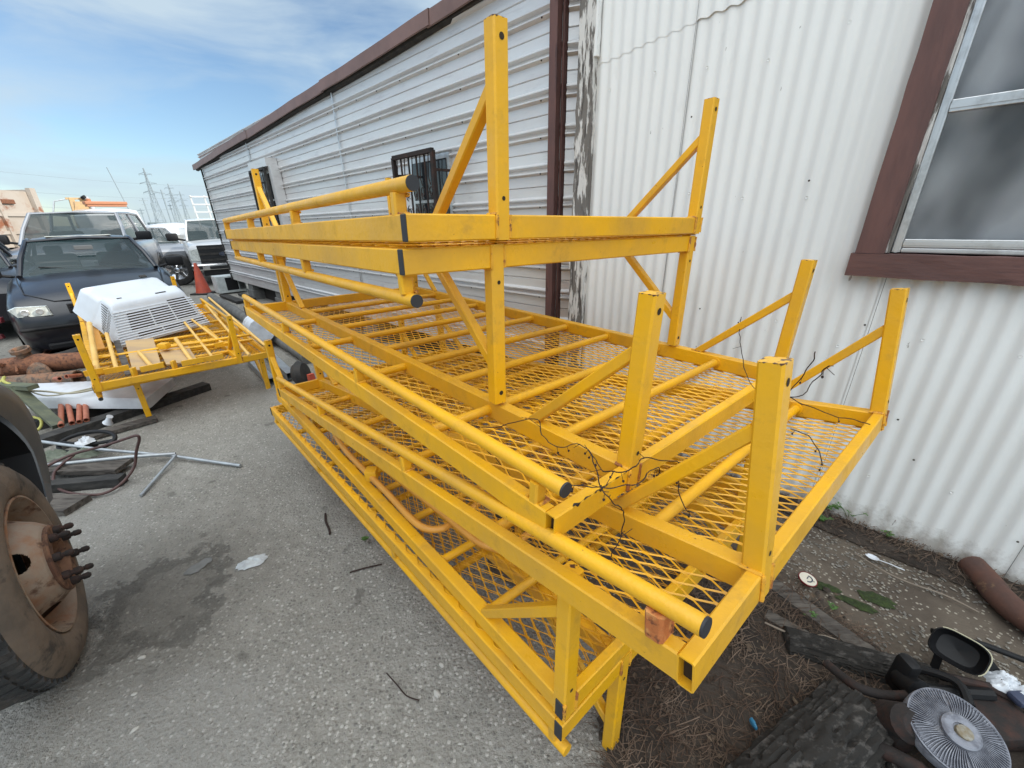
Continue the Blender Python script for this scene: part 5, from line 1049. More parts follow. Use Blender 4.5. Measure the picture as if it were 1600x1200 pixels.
timber('timber', (-3.35, 2.72, .02), (-2.95, 3.15, .025), .10, .03, 'wood', 'thin grey board lying flat on the black timber', seed=6)
b = MB(); rough_board(b, (-4.20, 3.22, .34), (-3.80, 3.11, .35), .075, .035, 10, .003); loose('green_lumber', b, 'greenwood', 'green-stained lumber piece at the top, sloping over the flare', 'lumber', 'green-stained lumber pieces', False)
b = MB(); rough_board(b, (-4.0, 3.16, .33), (-3.55, 2.94, .08), .075, .035, 10, .003); loose('green_lumber', b, 'greenwood', 'green-stained lumber leg sloping down from the upper piece to the ground', 'lumber', 'green-stained lumber pieces', False)
pipe_thing('garden_hose', sm([(-4.13, 3.12, .1), (-4.16, 3.16, .30), (-4.23, 3.30, .375), (-4.12, 3.20, .37), (-3.95, 3.17, .30), (-3.92, 3.12, .20), (-3.82, 3.10, .16), (-3.70, 3.06, .12), (-3.62, 3.0, .06)]), .011, 'yrope', 'yellow-green hose looped over the green lumber', 'hose')
pipe_thing('garden_hose', sm([(-3.90, 3.05, .12), (-3.78, 3.03, .10), (-3.74, 2.96, .05), (-3.82, 2.90, .02), (-3.92, 2.94, .02)]), .010, 'yrope', 'short yellow-green hose end curling down beside the salmon pipes', 'hose')
pipe_thing('pale_cable', sm([(-3.95, 3.17, .30), (-3.85, 3.22, .27), (-3.66, 3.22, .245), (-3.52, 3.30, .245), (-3.45, 3.42, .26), (-3.40, 3.62, .24)]), .008, 'cable', 'pale cable lying across the white panel, nearer one', 'cable', 'pale cables on the white panel')
pipe_thing('pale_cable', sm([(-3.95, 3.19, .29), (-3.80, 3.18, .245), (-3.62, 3.25, .25), (-3.48, 3.42, .25), (-3.36, 3.66, .23)]), .006, 'cable', 'pale cable lying across the white panel, thinner one', 'cable', 'pale cables on the white panel')
b = MB(); b.lathe([(0, .0), (.034, .0), (.022, .02), (.017, .065), (.022, .07), (0, .07)], T(-3.25, 3.03, .05) @ Matrix.Rotation(R(35), 4, 'Y'), 14); loose('white_fitting', b, 'whiteplastic', 'small white plastic fitting lying under the panel near the salmon pipes', 'fitting')
# hose loop, poles, steering-wheel ring, cloth
pipe_thing('maroon_hose', sm([(-3.10, 1.98, .06), (-2.95, 2.15, .12), (-2.80, 2.28, .18), (-2.68, 2.33, .20), (-2.594, 2.33, .22), (-2.44, 2.335, .265), (-2.345, 2.318, .295), (-2.335, 2.318, .27), (-2.37, 2.30, .19), (-2.40, 2.27, .09), (-2.42, 2.17, .035), (-2.47, 2.09, .02), (-2.62, 2.09, .02), (-2.80, 2.15, .03), (-2.90, 2.25, .08), (-2.90, 2.40, .12)], 6), .0085, 'hose', 'stiff maroon hose standing up in a loop over the metal poles', 'hose')
pipe_thing('metal_pole', [(-3.40, 2.61, .13), (-2.87, 2.525, .09), (-2.335, 2.497, .035), (-1.79, 2.372, .016)], .0115, 'steel', 'long pale conduit reaching farthest right across the ground', 'pole', 'metal poles on the ground', 10)
pipe_thing('metal_pole', [(-3.05, 2.30, .10), (-2.57, 2.43, .075), (-2.315, 2.505, .045)], .0125, 'steel', 'thicker metal pole nearest the muddy tyre, ending at the crossing', 'pole', 'metal poles on the ground', 10)
pipe_thing('metal_pole', [(-2.30, 2.485, .045), (-2.27, 2.27, .02), (-2.225, 2.07, .012)], .009, 'steel', 'short metal rod pointing towards the camera from the crossing', 'pole', 'metal poles on the ground', 8)
b = MB(); q = [(-3.02+.19*math.cos(a), 2.62+.10*math.sin(a), .10+.03*math.sin(a*1)) for a in [2*math.pi*k/30 for k in range(30)]]; b.tube(q, .014, 8, closed=True); b.tube([(-3.20, 2.62, .1), (-3.02, 2.60, .08), (-2.84, 2.63, .1)], .012, 6); b.box((-3.07, 2.57, .05), (-2.97, 2.65, .10), ch=.015); loose('scrap_ring', b, 'black', 'black steering wheel lying among the scrap by the metal poles', 'steering wheel')
def cloth(name, c, sx, sy, h, m, label, cat, rz=0, seed=0, th=.8):
    b = MB(); rows = []; n_ = 12; K_ = 40
    for i in range(n_+1):
        f = i/n_; rr = []
        for j in range(K_+1):
            a = 2*math.pi*(j % K_)/K_; ra = 1+.38*noise.noise(Vector((math.cos(a)*1.4+seed, math.sin(a)*1.4, seed)))+.22*noise.noise(Vector((math.cos(a)*4+seed, math.sin(a)*4, seed)))+.12*noise.noise(Vector((math.cos(a)*9, math.sin(a)*9, seed)))
            u = math.cos(a)*f*ra; v = math.sin(a)*f*ra; g_ = 1-f**3
            rr.append((u*sx*1.15, v*sy*1.15, max(0, h*g_*(.55+.6*noise.noise(Vector((u*2.5, v*2.5+seed, 1)))+.35*noise.noise(Vector((u*7, v*7, seed)))))+.003))
        rows.append(rr)
    b.grid(rows); o = b.build(name, m, smooth=True, ang=75); o.location = c; o.rotation_euler = (0, 0, rz); return tag(o, label, cat)
cloth('green_canvas', (-3.08, 2.47, .05), .21, .08, .085, 'canvas', 'folded grey-green canvas under the metal pole', 'canvas', R(5), 3)
cloth('white_rag', (-3.02, 2.60, .10), .05, .04, .05, 'greywhite', 'crumpled white rag inside the black steering wheel', 'rag', R(20), 5)
cloth('clear_plastic_scrap', (-1.245, 1.515, .002), .062, .034, .022, 'plasticbag', 'torn translucent plastic scrap flat on the asphalt', 'plastic scrap', R(35), 7)
cloth('clear_plastic_scrap', (-1.49, 1.50, .002), .05, .028, .005, 'concrete', 'dull dusty plastic scrap at the edge of the worn hollow', 'plastic scrap', R(60), 9)
# ------------------------------------------------------------------ middle distance
co = empty('traffic_cone', (-7.25, 10.30, 0), 0, 'faded orange traffic cone beside the white pickup', 'traffic cone')
b = MB(); b.lathe([(.165, .04), (.155, .07), (.035, .70), (.028, .72), (.0, .72)], None, 28); b.build('cone_body', 'cone', co, smooth=True)
b = MB(); b.box((-.21, -.21, 0), (.21, .21, .04), ch=.012); b.build('base', 'blackmatte', co)
ac = empty('window_unit', (-6.62, 10.38, 0), R(45), 'boxy grey-white air conditioner lying on the ground under the trailer corner', 'air conditioner')
b = MB(); b.box((-.30, -.22, .03), (.30, .22, .42), None, ch=.015); b.build('case', 'unit', ac)
b = MB(); b.box((-.12, -.226, .09), (.13, -.215, .38)); b.build('dark_opening', 'black', ac)
b = MB()
for k in range(9): x = .15+k*.014; b.box((x, -.228, .09), (x+.007, -.216, .38))
b.build('side_grille', 'grille', ac)
b = MB(); b.tube([(-7.0, 10.9, .12), (-6.8, 10.8, .13)], [.10, .13], 14); loose('plastic_jug', b, 'cream', 'round pale jug on the ground between the cone and the air conditioner', 'jug')
b = MB(); q = [Vector((-6.45, 9.35, .07)).lerp(Vector((-2.25, 4.60, .07)), k/20) for k in range(21)]; b.tube([p+Vector((0, 0, .02*noise.noise(p*2))) for p in q], [.088+.014*noise.noise(p*3) for p in q], 14); loose('concrete_log', b, 'concrete', 'long grey dusty log lying between the racks, from the cone to the near rack', 'log')
b = MB(); rough_board(b, (-6.4, 9.7, .04), (-5.45, 8.75, .04), .16, .05, 8, .004); loose('black_board', b, 'darkwood', 'black board lying in front of the air conditioner, left one', 'board', 'black boards by the air conditioner', False)
b = MB(); rough_board(b, (-6.1, 9.85, .04), (-5.35, 9.05, .04), .10, .05, 8, .004, seed=3); loose('black_board', b, 'darkwood', 'narrow black board lying in front of the air conditioner, right one', 'board', 'black boards by the air conditioner', False)
bk = empty('white_bucket', label='white plastic bucket with printed marks lying on its side behind the racks', cat='bucket')
bk.matrix_world = T(-3.48, 5.73, .25) @ Matrix.Rotation(math.atan2(-.80, .62), 4, 'Z') @ Matrix.Rotation(R(90), 4, 'Y')
b = MB(); b.lathe([(.0, .0), (.150, 0), (.152, .02), (.148, .30), (.165, .31), (.165, .33), (.150, .34), (.150, .37), (.162, .38), (.158, .39), (.140, .385), (.0, .385)], Matrix.Rotation(math.pi, 4, 'X') @ T(0, 0, -.62), 32); b.lathe([(.150, .0), (.152, -.25), (.0, -.25)], T(0, 0, .6), 32); b.build('pail', 'bucket', bk, smooth=True)
b = MB(); 
for k in range(16): a = R(150)+k*.03; z = .45+.03*math.sin(k*2.1); p = Vector((math.cos(a)*.1545, math.sin(a)*.1545, z)); 
b.tube([(math.cos(R(185)+.26*math.cos(a))*.1535, math.sin(R(185)+.26*math.cos(a))*.1535, .60+.04*math.sin(a)) for a in [2*math.pi*k/24 for k in range(24)]], .003, 4, closed=True)
for k in range(5): a = R(176)+k*.09; b.tube([(math.cos(a)*.1535, math.sin(a)*.1535, .58), (math.cos(a+.05)*.1535, math.sin(a+.05)*.1535, .62)], .0035, 4)
for k in range(4): a = R(176)+k*.08; b.tube([(math.cos(a)*.1535, math.sin(a)*.1535, .44), (math.cos(a+.04)*.1535, math.sin(a+.04)*.1535, .50)], .003, 4)
b.build('printed_marks', 'ink', bk)
for (p0, p1), lb in ((((-2.95, 4.95, .06), (-2.20, 4.02, .06)), 'galvanised box channel behind the racks, the one with the notched end'), (((-2.95, 4.62, .04), (-2.36, 3.92, .04)), 'galvanised box channel behind the racks, the one with the open square end')):
    b = MB(); b.hollow(p0, p1, .085, .07, .004); loose('steel_channel', b, 'steel', lb, 'channel', 'galvanised channels behind the racks')
b = MB(); b.lathe([(.0, -.06), (.10, -.05), (.13, 0), (.10, .05), (0, .06)], T(-2.02, 3.88, .13) @ Matrix.Rotation(R(80), 4, 'Y'), 20); loose('small_wheel', b, 'rubber', 'small dark tyre behind the far corner of the stack', 'tyre')
b = MB(); b.add([tuple(Vector((-1.86, 3.74, .02)).lerp(Vector(p), .55)) for p in [(-1.92, 3.72, .02), (-1.82, 3.66, .02), (-1.86, 3.68, .30), (-1.91, 3.71, .30), (-1.86, 3.80, .02), (-1.76, 3.74, .02), (-1.80, 3.76, .30), (-1.85, 3.79, .30)]], [(0, 1, 2, 3), (4, 7, 6, 5), (0, 3, 7, 4), (1, 5, 6, 2), (3, 2, 6, 7)]); loose('orange_guard', b, 'cone', 'orange plastic piece standing beside the small dark tyre', 'guard', None, False)
b = MB(); b.bar((-6.35, 4.55, .62), (-5.75, 4.75, .58), .06, .06); b.bar((-6.3, 4.5, .30), (-5.8, 4.72, .40), .05, .05); b.bar((-6.0, 4.66, .30), (-6.15, 4.6, .85), .05, .05); b.bar((-6.15, 4.6, .85), (-6.5, 4.45, .80), .05, .05); b.bar((-6.35, 4.5, .0), (-6.3, 4.55, .7), .06, .06); b.bar((-6.3, 4.52, .2), (-5.3, 4.1, .15), .08, .06); loose('hitch_frame', b, 'redsteel', 'dark red steel frame at the left edge beside the sedan headlight', 'hitch', None, False)
# ------------------------------------------------------------------ bottom-right scrap
def charlog(p0, p1, r, label, seed, n_=70, seg=80):
    p0 = Vector(p0); p1 = Vector(p1); b = MB(); d, x, y = b.frame(p1-p0); rows = []
    for k in range(n_+1):
        p = p0.lerp(p1, k/n_); rr = []
        for j in range(seg+1):
            a = 2*math.pi*(j % seg)/seg; cb = abs(noise.noise(Vector((k*.05+seed+.5*noise.noise(Vector((k*.2, a*2, seed))), math.cos(a)*6.5, math.sin(a)*6.5)))); c2_ = noise.noise(Vector((k*.12+seed, math.cos(a)*14, math.sin(a)*14)))
            e = r*(1-.26*(1-min(1, cb*5))*.6+.08*c2_-(.35 if k in (0, n_) else 0)); rr.append(p+(x*math.cos(a)+y*math.sin(a)*.85)*e)
        rows.append(rr)
    b.grid(rows); b.add(rows[0], [tuple(range(seg))]); b.add(rows[-1], [tuple(range(seg))]); return loose('charred_log', b, 'bark', label, 'log', 'charred logs beside the fan hub')
charlog((.40, .42, .05), (1.10, .77, .04), .105, 'big charred log at the bottom edge, left of the ribbed fan hub', 1)
charlog((1.02, 1.02, .03), (1.42, .86, .03), .058, 'smaller charred log behind the rusty bent arm', 2)
charlog((1.05, .62, .02), (1.35, .40, .03), .08, 'charred log end under the ribbed fan hub', 3)
timber('old_plank', (1.11, 1.31, .035), (1.30, .93, .035), .07, .022, 'wood', 'grey weathered plank lying in the needles next to the near rack', 'plank', seed=8, amp=.004)
timber('old_plank', (1.02, 1.13, .034), (1.12, 1.02, .034), .05, .014, 'wood', 'short grey board scrap beside the longer plank', 'plank', seed=9)
pipe_thing('stick', sm([(.98, 1.08, .055), (1.06, 1.02, .06), (1.16, 1.02, .055), (1.22, .99, .05)]), .0035, 'twig', 'pale stick on the brown needles below the near rack corner', 'stick', 'sticks on the ground', 6)
pipe_thing('stick', sm([(1.03, 1.05, .05), (1.08, .98, .05), (1.12, .93, .05)]), .004, 'twig', 'short pale stick beside the longer one on the needles', 'stick', 'sticks on the ground', 6)
pipe_thing('stick', sm([(1.62, 1.44, .03), (1.66, 1.32, .035), (1.72, 1.26, .03), (1.80, 1.20, .03), (1.86, 1.12, .025)]), .0028, 'twig', 'long thin pale stick on the sandy soil near the shed wall', 'stick', 'sticks on the ground', 6)
pipe_thing('stick', sm([(-.74, 1.43, .006), (-.67, 1.455, .007), (-.60, 1.475, .006)]), .0035, 'vine', 'short dark twig on the asphalt next to the bottom rack', 'stick', 'sticks on the ground', 6)
pipe_thing('stick', sm([(-.45, .96, .006), (-.40, .915, .007), (-.36, .88, .006), (-.315, .865, .006)]), .0022, 'vine', 'thin curved dark twig on the asphalt at the bottom of the photo', 'stick', 'sticks on the ground', 6)
pipe_thing('stick', sm([(-1.02, 1.86, .006), (-.99, 1.79, .01), (-.95, 1.73, .006), (-.93, 1.69, .008)]), .006, 'vine', 'dark shrivelled leaf stem on the asphalt left of the racks', 'stick', 'sticks on the ground', 6)
fh = empty('fan_hub', label='round ribbed aluminium fan hub lying in the scrap at the bottom right', cat='fan hub')
fn = Vector((-.10, -.30, .95)).normalized(); fh.matrix_world = T(1.222, .648, .165) @ fn.to_track_quat('Z', 'Y').to_matrix().to_4x4() @ Matrix.Scale(.80, 4)
b = MB(); b.lathe([(0, -.04), (.128, -.04), (.132, -.01), (.126, .006), (.118, .012), (.052, .014), (.05, .03), (0, .03)], None, 60); b.build('disc', 'fanalu', fh, smooth=True)
b = MB(); NF = 88
for k in range(NF):
    a = 2*math.pi*k/NF; q = Matrix.Rotation(a, 4, 'Z'); pr = []
    for j in range(8):
        f = j/7; pr.append((.050+.076*f, .004*math.sin(f*3.1)*(1 if (k//22) % 2 else -1), .026-.010*f*f))
    vs = []
    for r_, sw, h in pr: vs += [q @ Vector((r_, sw-.0014, .004)), q @ Vector((r_, sw-.0011, h)), q @ Vector((r_, sw+.0011, h)), q @ Vector((r_, sw+.0014, .004))]
    b.add(vs, [(i*4+c, i*4+c+1, i*4+c+5, i*4+c+4) for i in range(7) for c in range(3)]+[(0, 3, 2, 1), (28, 29, 30, 31)])
b.build('cooling_fins', 'fanalu', fh)
b = MB(); b.lathe([(.124, .0), (.130, .004), (.131, .012), (.127, .0135), (.122, .010)], None, 60); b.build('outer_rim', 'fanalu', fh, smooth=True)
b = MB(); b.lathe([(.052, .028), (.052, .040), (.045, .044), (.024, .042), (.022, .036), (0, .037)], None, 40); b.build('hub_ring', 'fanalu', fh, smooth=True)
b = MB(); b.lathe([(.024, .0365), (.022, .048), (.018, .050), (0, .050)], T(.004, -.004, 0), 24); b.build('hub_core', 'fancore', fh, smooth=True)
b = MB()
for k in range(26):
    a = R(-80)+k*R(5.5); b.box((.128, -.0012, -.035), (.140, .0012, -.008), Matrix.Rotation(a, 4, 'Z'))
b.build('rear_fins', 'fanalu', fh)
mr_ = empty('wing_mirror', label='black vehicle mirror shell with pale rim, lying face up above the fan hub', cat='mirror')
mn = Vector((-.62, -.42, .62)).normalized(); mr_.matrix_world = T(1.485, .888, .150) @ mn.to_track_quat('Z', 'Y').to_matrix().to_4x4()
def supl(r_, p, a): c, s_ = math.cos(a), math.sin(a); return (math.copysign(abs(c)**p, c)*r_[0], math.copysign(abs(s_)**p, s_)*r_[1])
b = MB(); rows = []
for sc_, z in ((.0, -.055), (.45, -.055), (.8, -.042), (.97, -.015), (1.0, .012), (.95, .014), (.92, -.01), (.7, -.03), (0, -.04)): rows.append([(*[c*sc_ for c in supl((.068, .052), .62, 2*math.pi*k/36)], z) for k in range(37)])
b.grid(rows); b.build('shell', 'black', mr_, smooth=True)
b = MB(); b.tube([(*supl((.069, .053), .62, R(-40)+R(170)*k/24), .0135) for k in range(25)], .0016, 5); b.build('rim_trim', 'cream', mr_)
b = MB(); b.bar((-.03, -.045, -.03), (-.02, -.13, -.07), .022, .014); b.build('mount_arm', 'black', mr_); b = MB(); b.bar((.04, .03, -.05), (.12, -.02, -.08), .03, .03); b.build('mount_foot', 'black', mr_)
pipe_thing('bent_iron', sm([(1.075, .90, .085), (1.085, .845, .10), (1.10, .80, .115), (1.16, .775, .12), (1.24, .775, .12), (1.31, .79, .11)]), .014, 'rustdark', 'dark rusty bent arm ending at the fan hub', 'arm')
b = MB(); b.box((1.10, .66, .03), (1.17, .75, .13), ch=.02); b.lathe([(0, -.04), (.045, -.04), (.05, .03), (.03, .05), (0, .05)], T(1.13, .70, .13) @ Matrix.Rotation(R(40), 4, 'X'), 16); b.tube([(1.05, .68, .06), (1.10, .60, .10), (1.13, .52, .08)], .022, 10); loose('rusty_linkage', b, 'rustdark', 'dark rusty linkage lump left of the fan hub', 'linkage')
b = MB(); b.box((1.235, .80, .06), (1.275, .86, .20), Matrix.Rotation(R(0), 4, 'Z'), ch=.015); b.tube([(1.25, .83, .08), (1.36, .80, .09), (1.5, .78, .1)], .018, 8); b.lathe([(.012, -.05), (.03, -.03), (.034, .03), (0, .04)], T(1.25, .80, .13) @ Matrix.Rotation(R(70), 4, 'X'), 12); loose('black_bracket', b, 'black', 'black bracket standing between the mirror and the fan hub', 'bracket')
b = MB(); b.box((1.38, .66, .02), (1.56, .80, .09), ch=.02); b.tube([(1.40, .84, .10), (1.52, .80, .10), (1.66, .70, .07)], .014, 8); b.tube([(1.38, .52, .10), (1.50, .60, .08), (1.6, .74, .06)], .02, 8); b.box((1.40, .42, .02), (1.6, .6, .11), ch=.03); loose('dark_engine_part', b, 'rustdark', 'dark lump of engine scrap right of the fan hub', 'engine scrap')
b = MB(); b.tube(sm([(1.30, .90, .05), (1.36, .86, .10), (1.40, .80, .13), (1.38, .74, .12)]), .013, 8); b.box((1.33, .85, .02), (1.41, .93, .07), ch=.015); loose('black_fitting', b, 'black', 'small black fitting under the mirror shell', 'fitting')
pipe_thing('black_strut', [(1.50, .98, .12), (1.64, .93, .11), (1.82, .84, .08)], .010, 'black', 'black strut running right from the mirror shell', 'strut')
cloth('navy_white_carton', (1.565, .80, .10), .05, .035, .05, 'whiteplastic', 'crushed white carton right of the mirror shell', 'carton', R(-50), 12)
b = MB(); b.box((1.535, .735, .10), (1.60, .78, .125), ch=.01); loose('navy_box', b, 'ink', 'small navy box beside the crushed white carton', 'box')
b = MB(); b.tube(sm([(2.04, 1.33, .055), (2.01, 1.24, .055), (1.97, 1.16, .060), (1.95, 1.08, .065), (1.96, .98, .07)]), .046, 20); loose('rusty_exhaust_pipe', b, 'exh', 'fat rusty pipe against the foot of the shed wall', 'pipe')
ld = empty('tin_lid', (1.292, 1.288, .035), R(20), 'round cream lid with red rim and a curved dark mark on the litter', 'lid')
b = MB(); b.lathe([(0, .0), (.034, 0), (.036, .004), (.036, .010), (.0335, .0105), (.0335, .008), (0, .008)], Matrix.Rotation(R(10), 4, 'X'), 28); b.m = 0; b.build('rim', 'redcap', ld, smooth=True)
b = MB(); b.lathe([(0, .0095), (.0325, .0095)], Matrix.Rotation(R(10), 4, 'X'), 28); fc_ = b.build('face', 'lid', ld)
b = MB(); b.tube([Matrix.Rotation(R(10), 3, 'X') @ Vector((.017*math.cos(a), .015*math.sin(a), .0105)) for a in [R(-150)+R(190)*k/14 for k in range(15)]], .0024, 5); b.tube([Matrix.Rotation(R(10), 3, 'X') @ Vector(p) for p in ((-.004, .002, .0105), (.008, .006, .0105))], .002, 5); b.build('mark', 'ink', ld)
b = MB(); b.lathe([(0, 0), (.010, .002), (.012, .012), (.006, .030), (0, .031)], T(0, 0, .012) @ Matrix.Rotation(R(80), 4, 'X') @ Matrix.Scale(.6, 4, (1, 0, 0)), 14); o = loose('blue_lighter', b, 'blue', 'small translucent blue plastic piece among the brown needles', 'lighter'); o.location = (.742, .74, .045)
sp_ = empty('plastic_spoon', (1.672, 1.405, .03), R(-50), 'white plastic spoon head on the soil near the shed', 'spoon')
b = MB(); b.lathe([(0, 0), (.012, .001), (.017, .006), (.018, .007)], Matrix.Scale(1.4, 4, (1, 0, 0)), 16); b.build('bowl', 'whiteplastic', sp_, smooth=True)
b = MB(); b.tube([(.02, 0, .005), (.06, 0, .01), (.11, .01, .004)], .0022, 5); b.build('handle', 'whiteplastic', sp_)
# stones one can tell apart
stn = [(-.774, 1.344, .012), (-.254, .985, .012), (-.257, .886, .016), (-2.377, 1.683, .016), (-1.234, .803, .011), (-1.407, 1.047, .013), (-1.328, .914, .010), (-.637, 1.083, .008), (-.564, 1.073, .008), (-.453, 1.102, .009), (1.50, 1.25, .010), (1.22, 1.10, .011)]
lbs = ['pale pebble on open asphalt right of the plastic scrap', 'pale round pebble next to the bottom rack near the photo bottom', 'white oblong pebble, lowest one beside the bottom rack', 'white pebble near the end of the short rod', 'flat dark-tan pebble nearest the bottom edge of the photo', 'flat tan stone right of the tyre, by the worn hollow', 'small pale pebble below the flat tan stone', 'tiny pale pebble, left one of three mid asphalt', 'tiny pale pebble, middle one of three mid asphalt', 'tiny tan pebble, right one of three mid asphalt', 'white pebble on the sandy soil past the lid', 'pale pebble beside the weathered plank']
for (x, y, r_), lb in zip(stn, lbs):
    bm = bmesh.new(); bmesh.ops.create_icosphere(bm, subdivisions=2, radius=1)
    for v in bm.verts: v.co *= 1+.35*noise.noise(v.co*1.6+Vector((x*9, y*9, 0)))
    me = bpy.data.meshes.new('pebble'); bm.to_mesh(me); bm.free(); me.materials.append(M['stone']); o = bpy.data.objects.new('pebble', me); COL.objects.link(o); r_ *= .68; o.scale = (r_*1.5, r_*.9, r_*.6); o.location = (x, y, r_*.35); o.rotation_euler = (0, 0, x*40); tag(o, lb, 'pebble', 'single pebbles on the ground')
# ------------------------------------------------------------------ loose ground cover (uncountable)
rg = random.Random(11)
def inzone(x, y):
    return ((.28 < x < 1.35 and .30 < y < 1.55) and (y-.95) < 1.15*(x-.42)+.05 and (x+y*.55) > .62 and not (x > 1.15 and y > 1.42)) 
b = MB(); cnt = 0
while cnt < 13500:
    if rg.random() < .72:
        x = rg.uniform(.22, 1.40); y = rg.uniform(.25, 1.5)
        if not inzone(x, y) or (x > 1.22 and y > 1.15-.1*rg.random()): continue
        if noise.noise(Vector((x*3, y*3, 2))) < -.28 and rg.random() < .7: continue
    else:
        s_ = rg.uniform(-.9, 2.6); c_ = 2.43-abs(rg.gauss(0, .09)); q = P(c_, s_); x, y = q.x, q.y
    a = rg.uniform(0, math.pi)+.6*noise.noise(Vector((x*4, y*4, 9))); L_ = rg.uniform(.03, .095); z = .018+rg.random()**2*.035; cu = rg.uniform(-.25, .25); w_ = rg.uniform(.0006, .0012); tl = rg.uniform(-.10, .10)
    pv = []; p = Vector((x, y, z)); 
    for k in range(4):
        d_ = Vector((math.cos(a+cu*k), math.sin(a+cu*k), tl)); n_ = Vector((-d_.y, d_.x, 0)); pv += [p-n_*w_, p+n_*w_+Vector((0, 0, w_*.8))]; p = p+d_*L_/3
    b.add(pv, [(0, 1, 3, 2), (2, 3, 5, 4), (4, 5, 7, 6)]); cnt += 1
o = b.build('pine_needles', ['needle']); tag(o, 'brown pine needles covering the soil beside the racks', kind='stuff')
b = MB(); cnt = 0
ico = [(0, 0, 1), (.9, 0, .2), (.28, .85, .2), (-.73, .53, .2), (-.73, -.53, .2), (.28, -.85, .2), (0, 0, -.6)]
icf = [(0, 1, 2), (0, 2, 3), (0, 3, 4), (0, 4, 5), (0, 5, 1), (6, 2, 1), (6, 3, 2), (6, 4, 3), (6, 5, 4), (6, 1, 5)]
while cnt < 5200:
    t_ = rg.random()
    if t_ < .62: x = rg.uniform(-2.4, .5); y = rg.uniform(.45, 2.6); r_ = rg.choice((.0018, .0025, .003, .0038)); z = 0
    else:
        x = rg.uniform(1.0, 2.2); y = rg.uniform(.6, 1.7); r_ = rg.choice((.003, .004, .005, .006)); z = .012
        if nv.dot(Vector((x, y, 0))) > 2.42 or inzone(x, y) and x < 1.2: continue
        if noise.noise(Vector((x*4, y*4, 5))) < -.15: continue
    if t_ < .62 and noise.noise(Vector((x*1.7, y*1.7, 5))) < -.1 and rg.random() < .75: continue
    q = Matrix.Translation((x, y, z)) @ Matrix.Rotation(rg.uniform(0, 6.3), 4, 'Z') @ Matrix.Diagonal((r_*rg.uniform(1, 1.9), r_, r_*.7, 1)); b.add([q @ Vector(v) for v in ico], icf); cnt += 1
o = b.build('shell_gravel', mat('shell_chips', (.27, .25, .215), .8, c2=(.14, .13, .115), sc=14, thr=(.42, .56))); tag(o, 'loose shell chips scattered over the ground', kind='stuff')
b = MB(); cnt = 0
while cnt < 900:
    if rg.random() < .6: x = rg.uniform(.22, 1.45); y = rg.uniform(.25, 1.5)
    else: q = P(2.42-abs(rg.gauss(0, .10)), rg.uniform(-.9, 2.4)); x, y = q.x, q.y
    if x < 1.5 and not inzone(x, y) and nv.dot(Vector((x, y, 0))) < 2.1: continue
    l = rg.uniform(.005, .015); w_ = l*rg.uniform(.3, .7); a = rg.uniform(0, 6.3); q = T(x, y, .026+rg.random()*.022) @ Matrix.Rotation(a, 4, 'Z') @ Matrix.Rotation(rg.uniform(-.6, .6), 4, 'X'); c_ = rg.uniform(.2, .6)*l
    b.add([q @ Vector(p) for p in ((-l, 0, 0), (-l*.2, -w_, c_*.4), (l, 0, c_*.3), (-l*.1, w_, c_*.5), (0, 0, 0))], [(0, 1, 4), (1, 2, 4), (2, 3, 4), (3, 0, 4)]); cnt += 1
o = b.build('leaf_litter', mat('dead_leaves', (.055, .036, .024), .85, c2=(.12, .085, .055), sc=7, thr=(.45, .6))); tag(o, 'small dead leaves and bark bits in the needles', kind='stuff')
b = MB(); cnt = 0
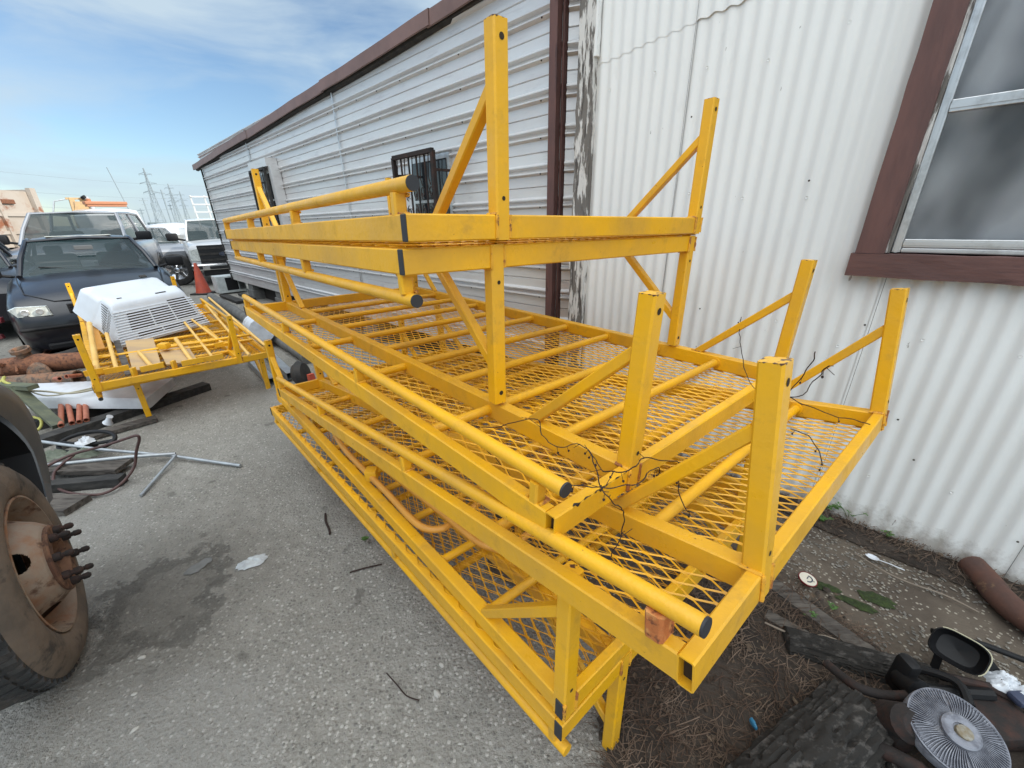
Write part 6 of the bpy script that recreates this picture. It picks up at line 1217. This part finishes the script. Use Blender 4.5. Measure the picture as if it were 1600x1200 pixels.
while cnt < 260:
    x = rg.uniform(.25, 1.35); y = rg.uniform(.3, 1.35)
    if not inzone(x, y): continue
    r_ = rg.uniform(.006, .018); q = T(x, y, .022) @ Matrix.Rotation(rg.uniform(0, 6.3), 4, 'Z') @ Matrix.Diagonal((r_*rg.uniform(1, 2.2), r_, r_*.7, 1)); b.add([q @ (Vector(v)*(1+rg.uniform(-.3, .3))) for v in ico], icf); cnt += 1
o = b.build('soil_clods', 'dirt'); tag(o, 'dark clods of soil and bark under the needles', kind='stuff')
# low moss and weeds
for (x, y, sx, sy), lb in (((1.53, 1.20, .055, .032), 'dark green moss patch on the sandy soil'), ((1.36, 1.27, .05, .022), 'thin moss patch beside the cream lid')):
    cloth('moss_patch', (x, y, .012), sx, sy, .012, 'moss', lb, 'moss', R(-30), x*7)
cloth('moss_patch', (1.43, 1.18, .012), .06, .02, .010, 'moss', 'narrow moss streak between the two moss patches', 'moss', R(-40), 21)
def weed(x, y, n_, h, label, seed, lr=.014):
    t = empty('weed', (x, y, .02), 0, label, 'weed', 'weeds at the foot of the shed wall'); r0 = random.Random(seed); b = MB(); s_ = MB()
    for k in range(n_):
        a = r0.uniform(0, 6.28); e = r0.uniform(.2, 1)*h; tip = Vector((math.cos(a)*e*.7, math.sin(a)*e*.7, e*.8+.01)); s_.tube([Vector((0, 0, 0)), tip*.5+Vector((0, 0, .01)), tip], .0012, 4)
        for j in range(3):
            aa = a+j*2.1; d = Vector((math.cos(aa), math.sin(aa), r0.uniform(-.2, .3))).normalized(); n2 = d.cross(Vector((0, 0, 1))).normalized(); l = lr*r0.uniform(.7, 1.3)
            b.add([tip, tip+d*l*.6+n2*l*.45, tip+d*l*1.2, tip+d*l*.6-n2*l*.45], [(0, 1, 2, 3)])
    b.build('leaves', 'leaf', t); s_.build('stems', 'leaf', t)
weed(1.70, 1.75, 22, .10, 'leafy green weed against the wall beside the near rack end', 1, .020); weed(1.78, 1.68, 9, .12, 'taller thin weed right of the leafy one', 2, .010); weed(1.63, 1.66, 10, .04, 'low weed just in front of the leafy one', 3, .012)
weed(1.18, 1.12, 9, .03, 'tiny green weed beside the weathered plank', 4, .010); weed(1.30, 1.15, 8, .02, 'tiny green weed next to the lid', 5, .009); weed(1.86, 1.54, 7, .03, 'small weed by the white spoon', 6, .010)
weed(-.72, 1.62, 8, .012, 'small dark green weed on the asphalt near the racks', 7, .014)
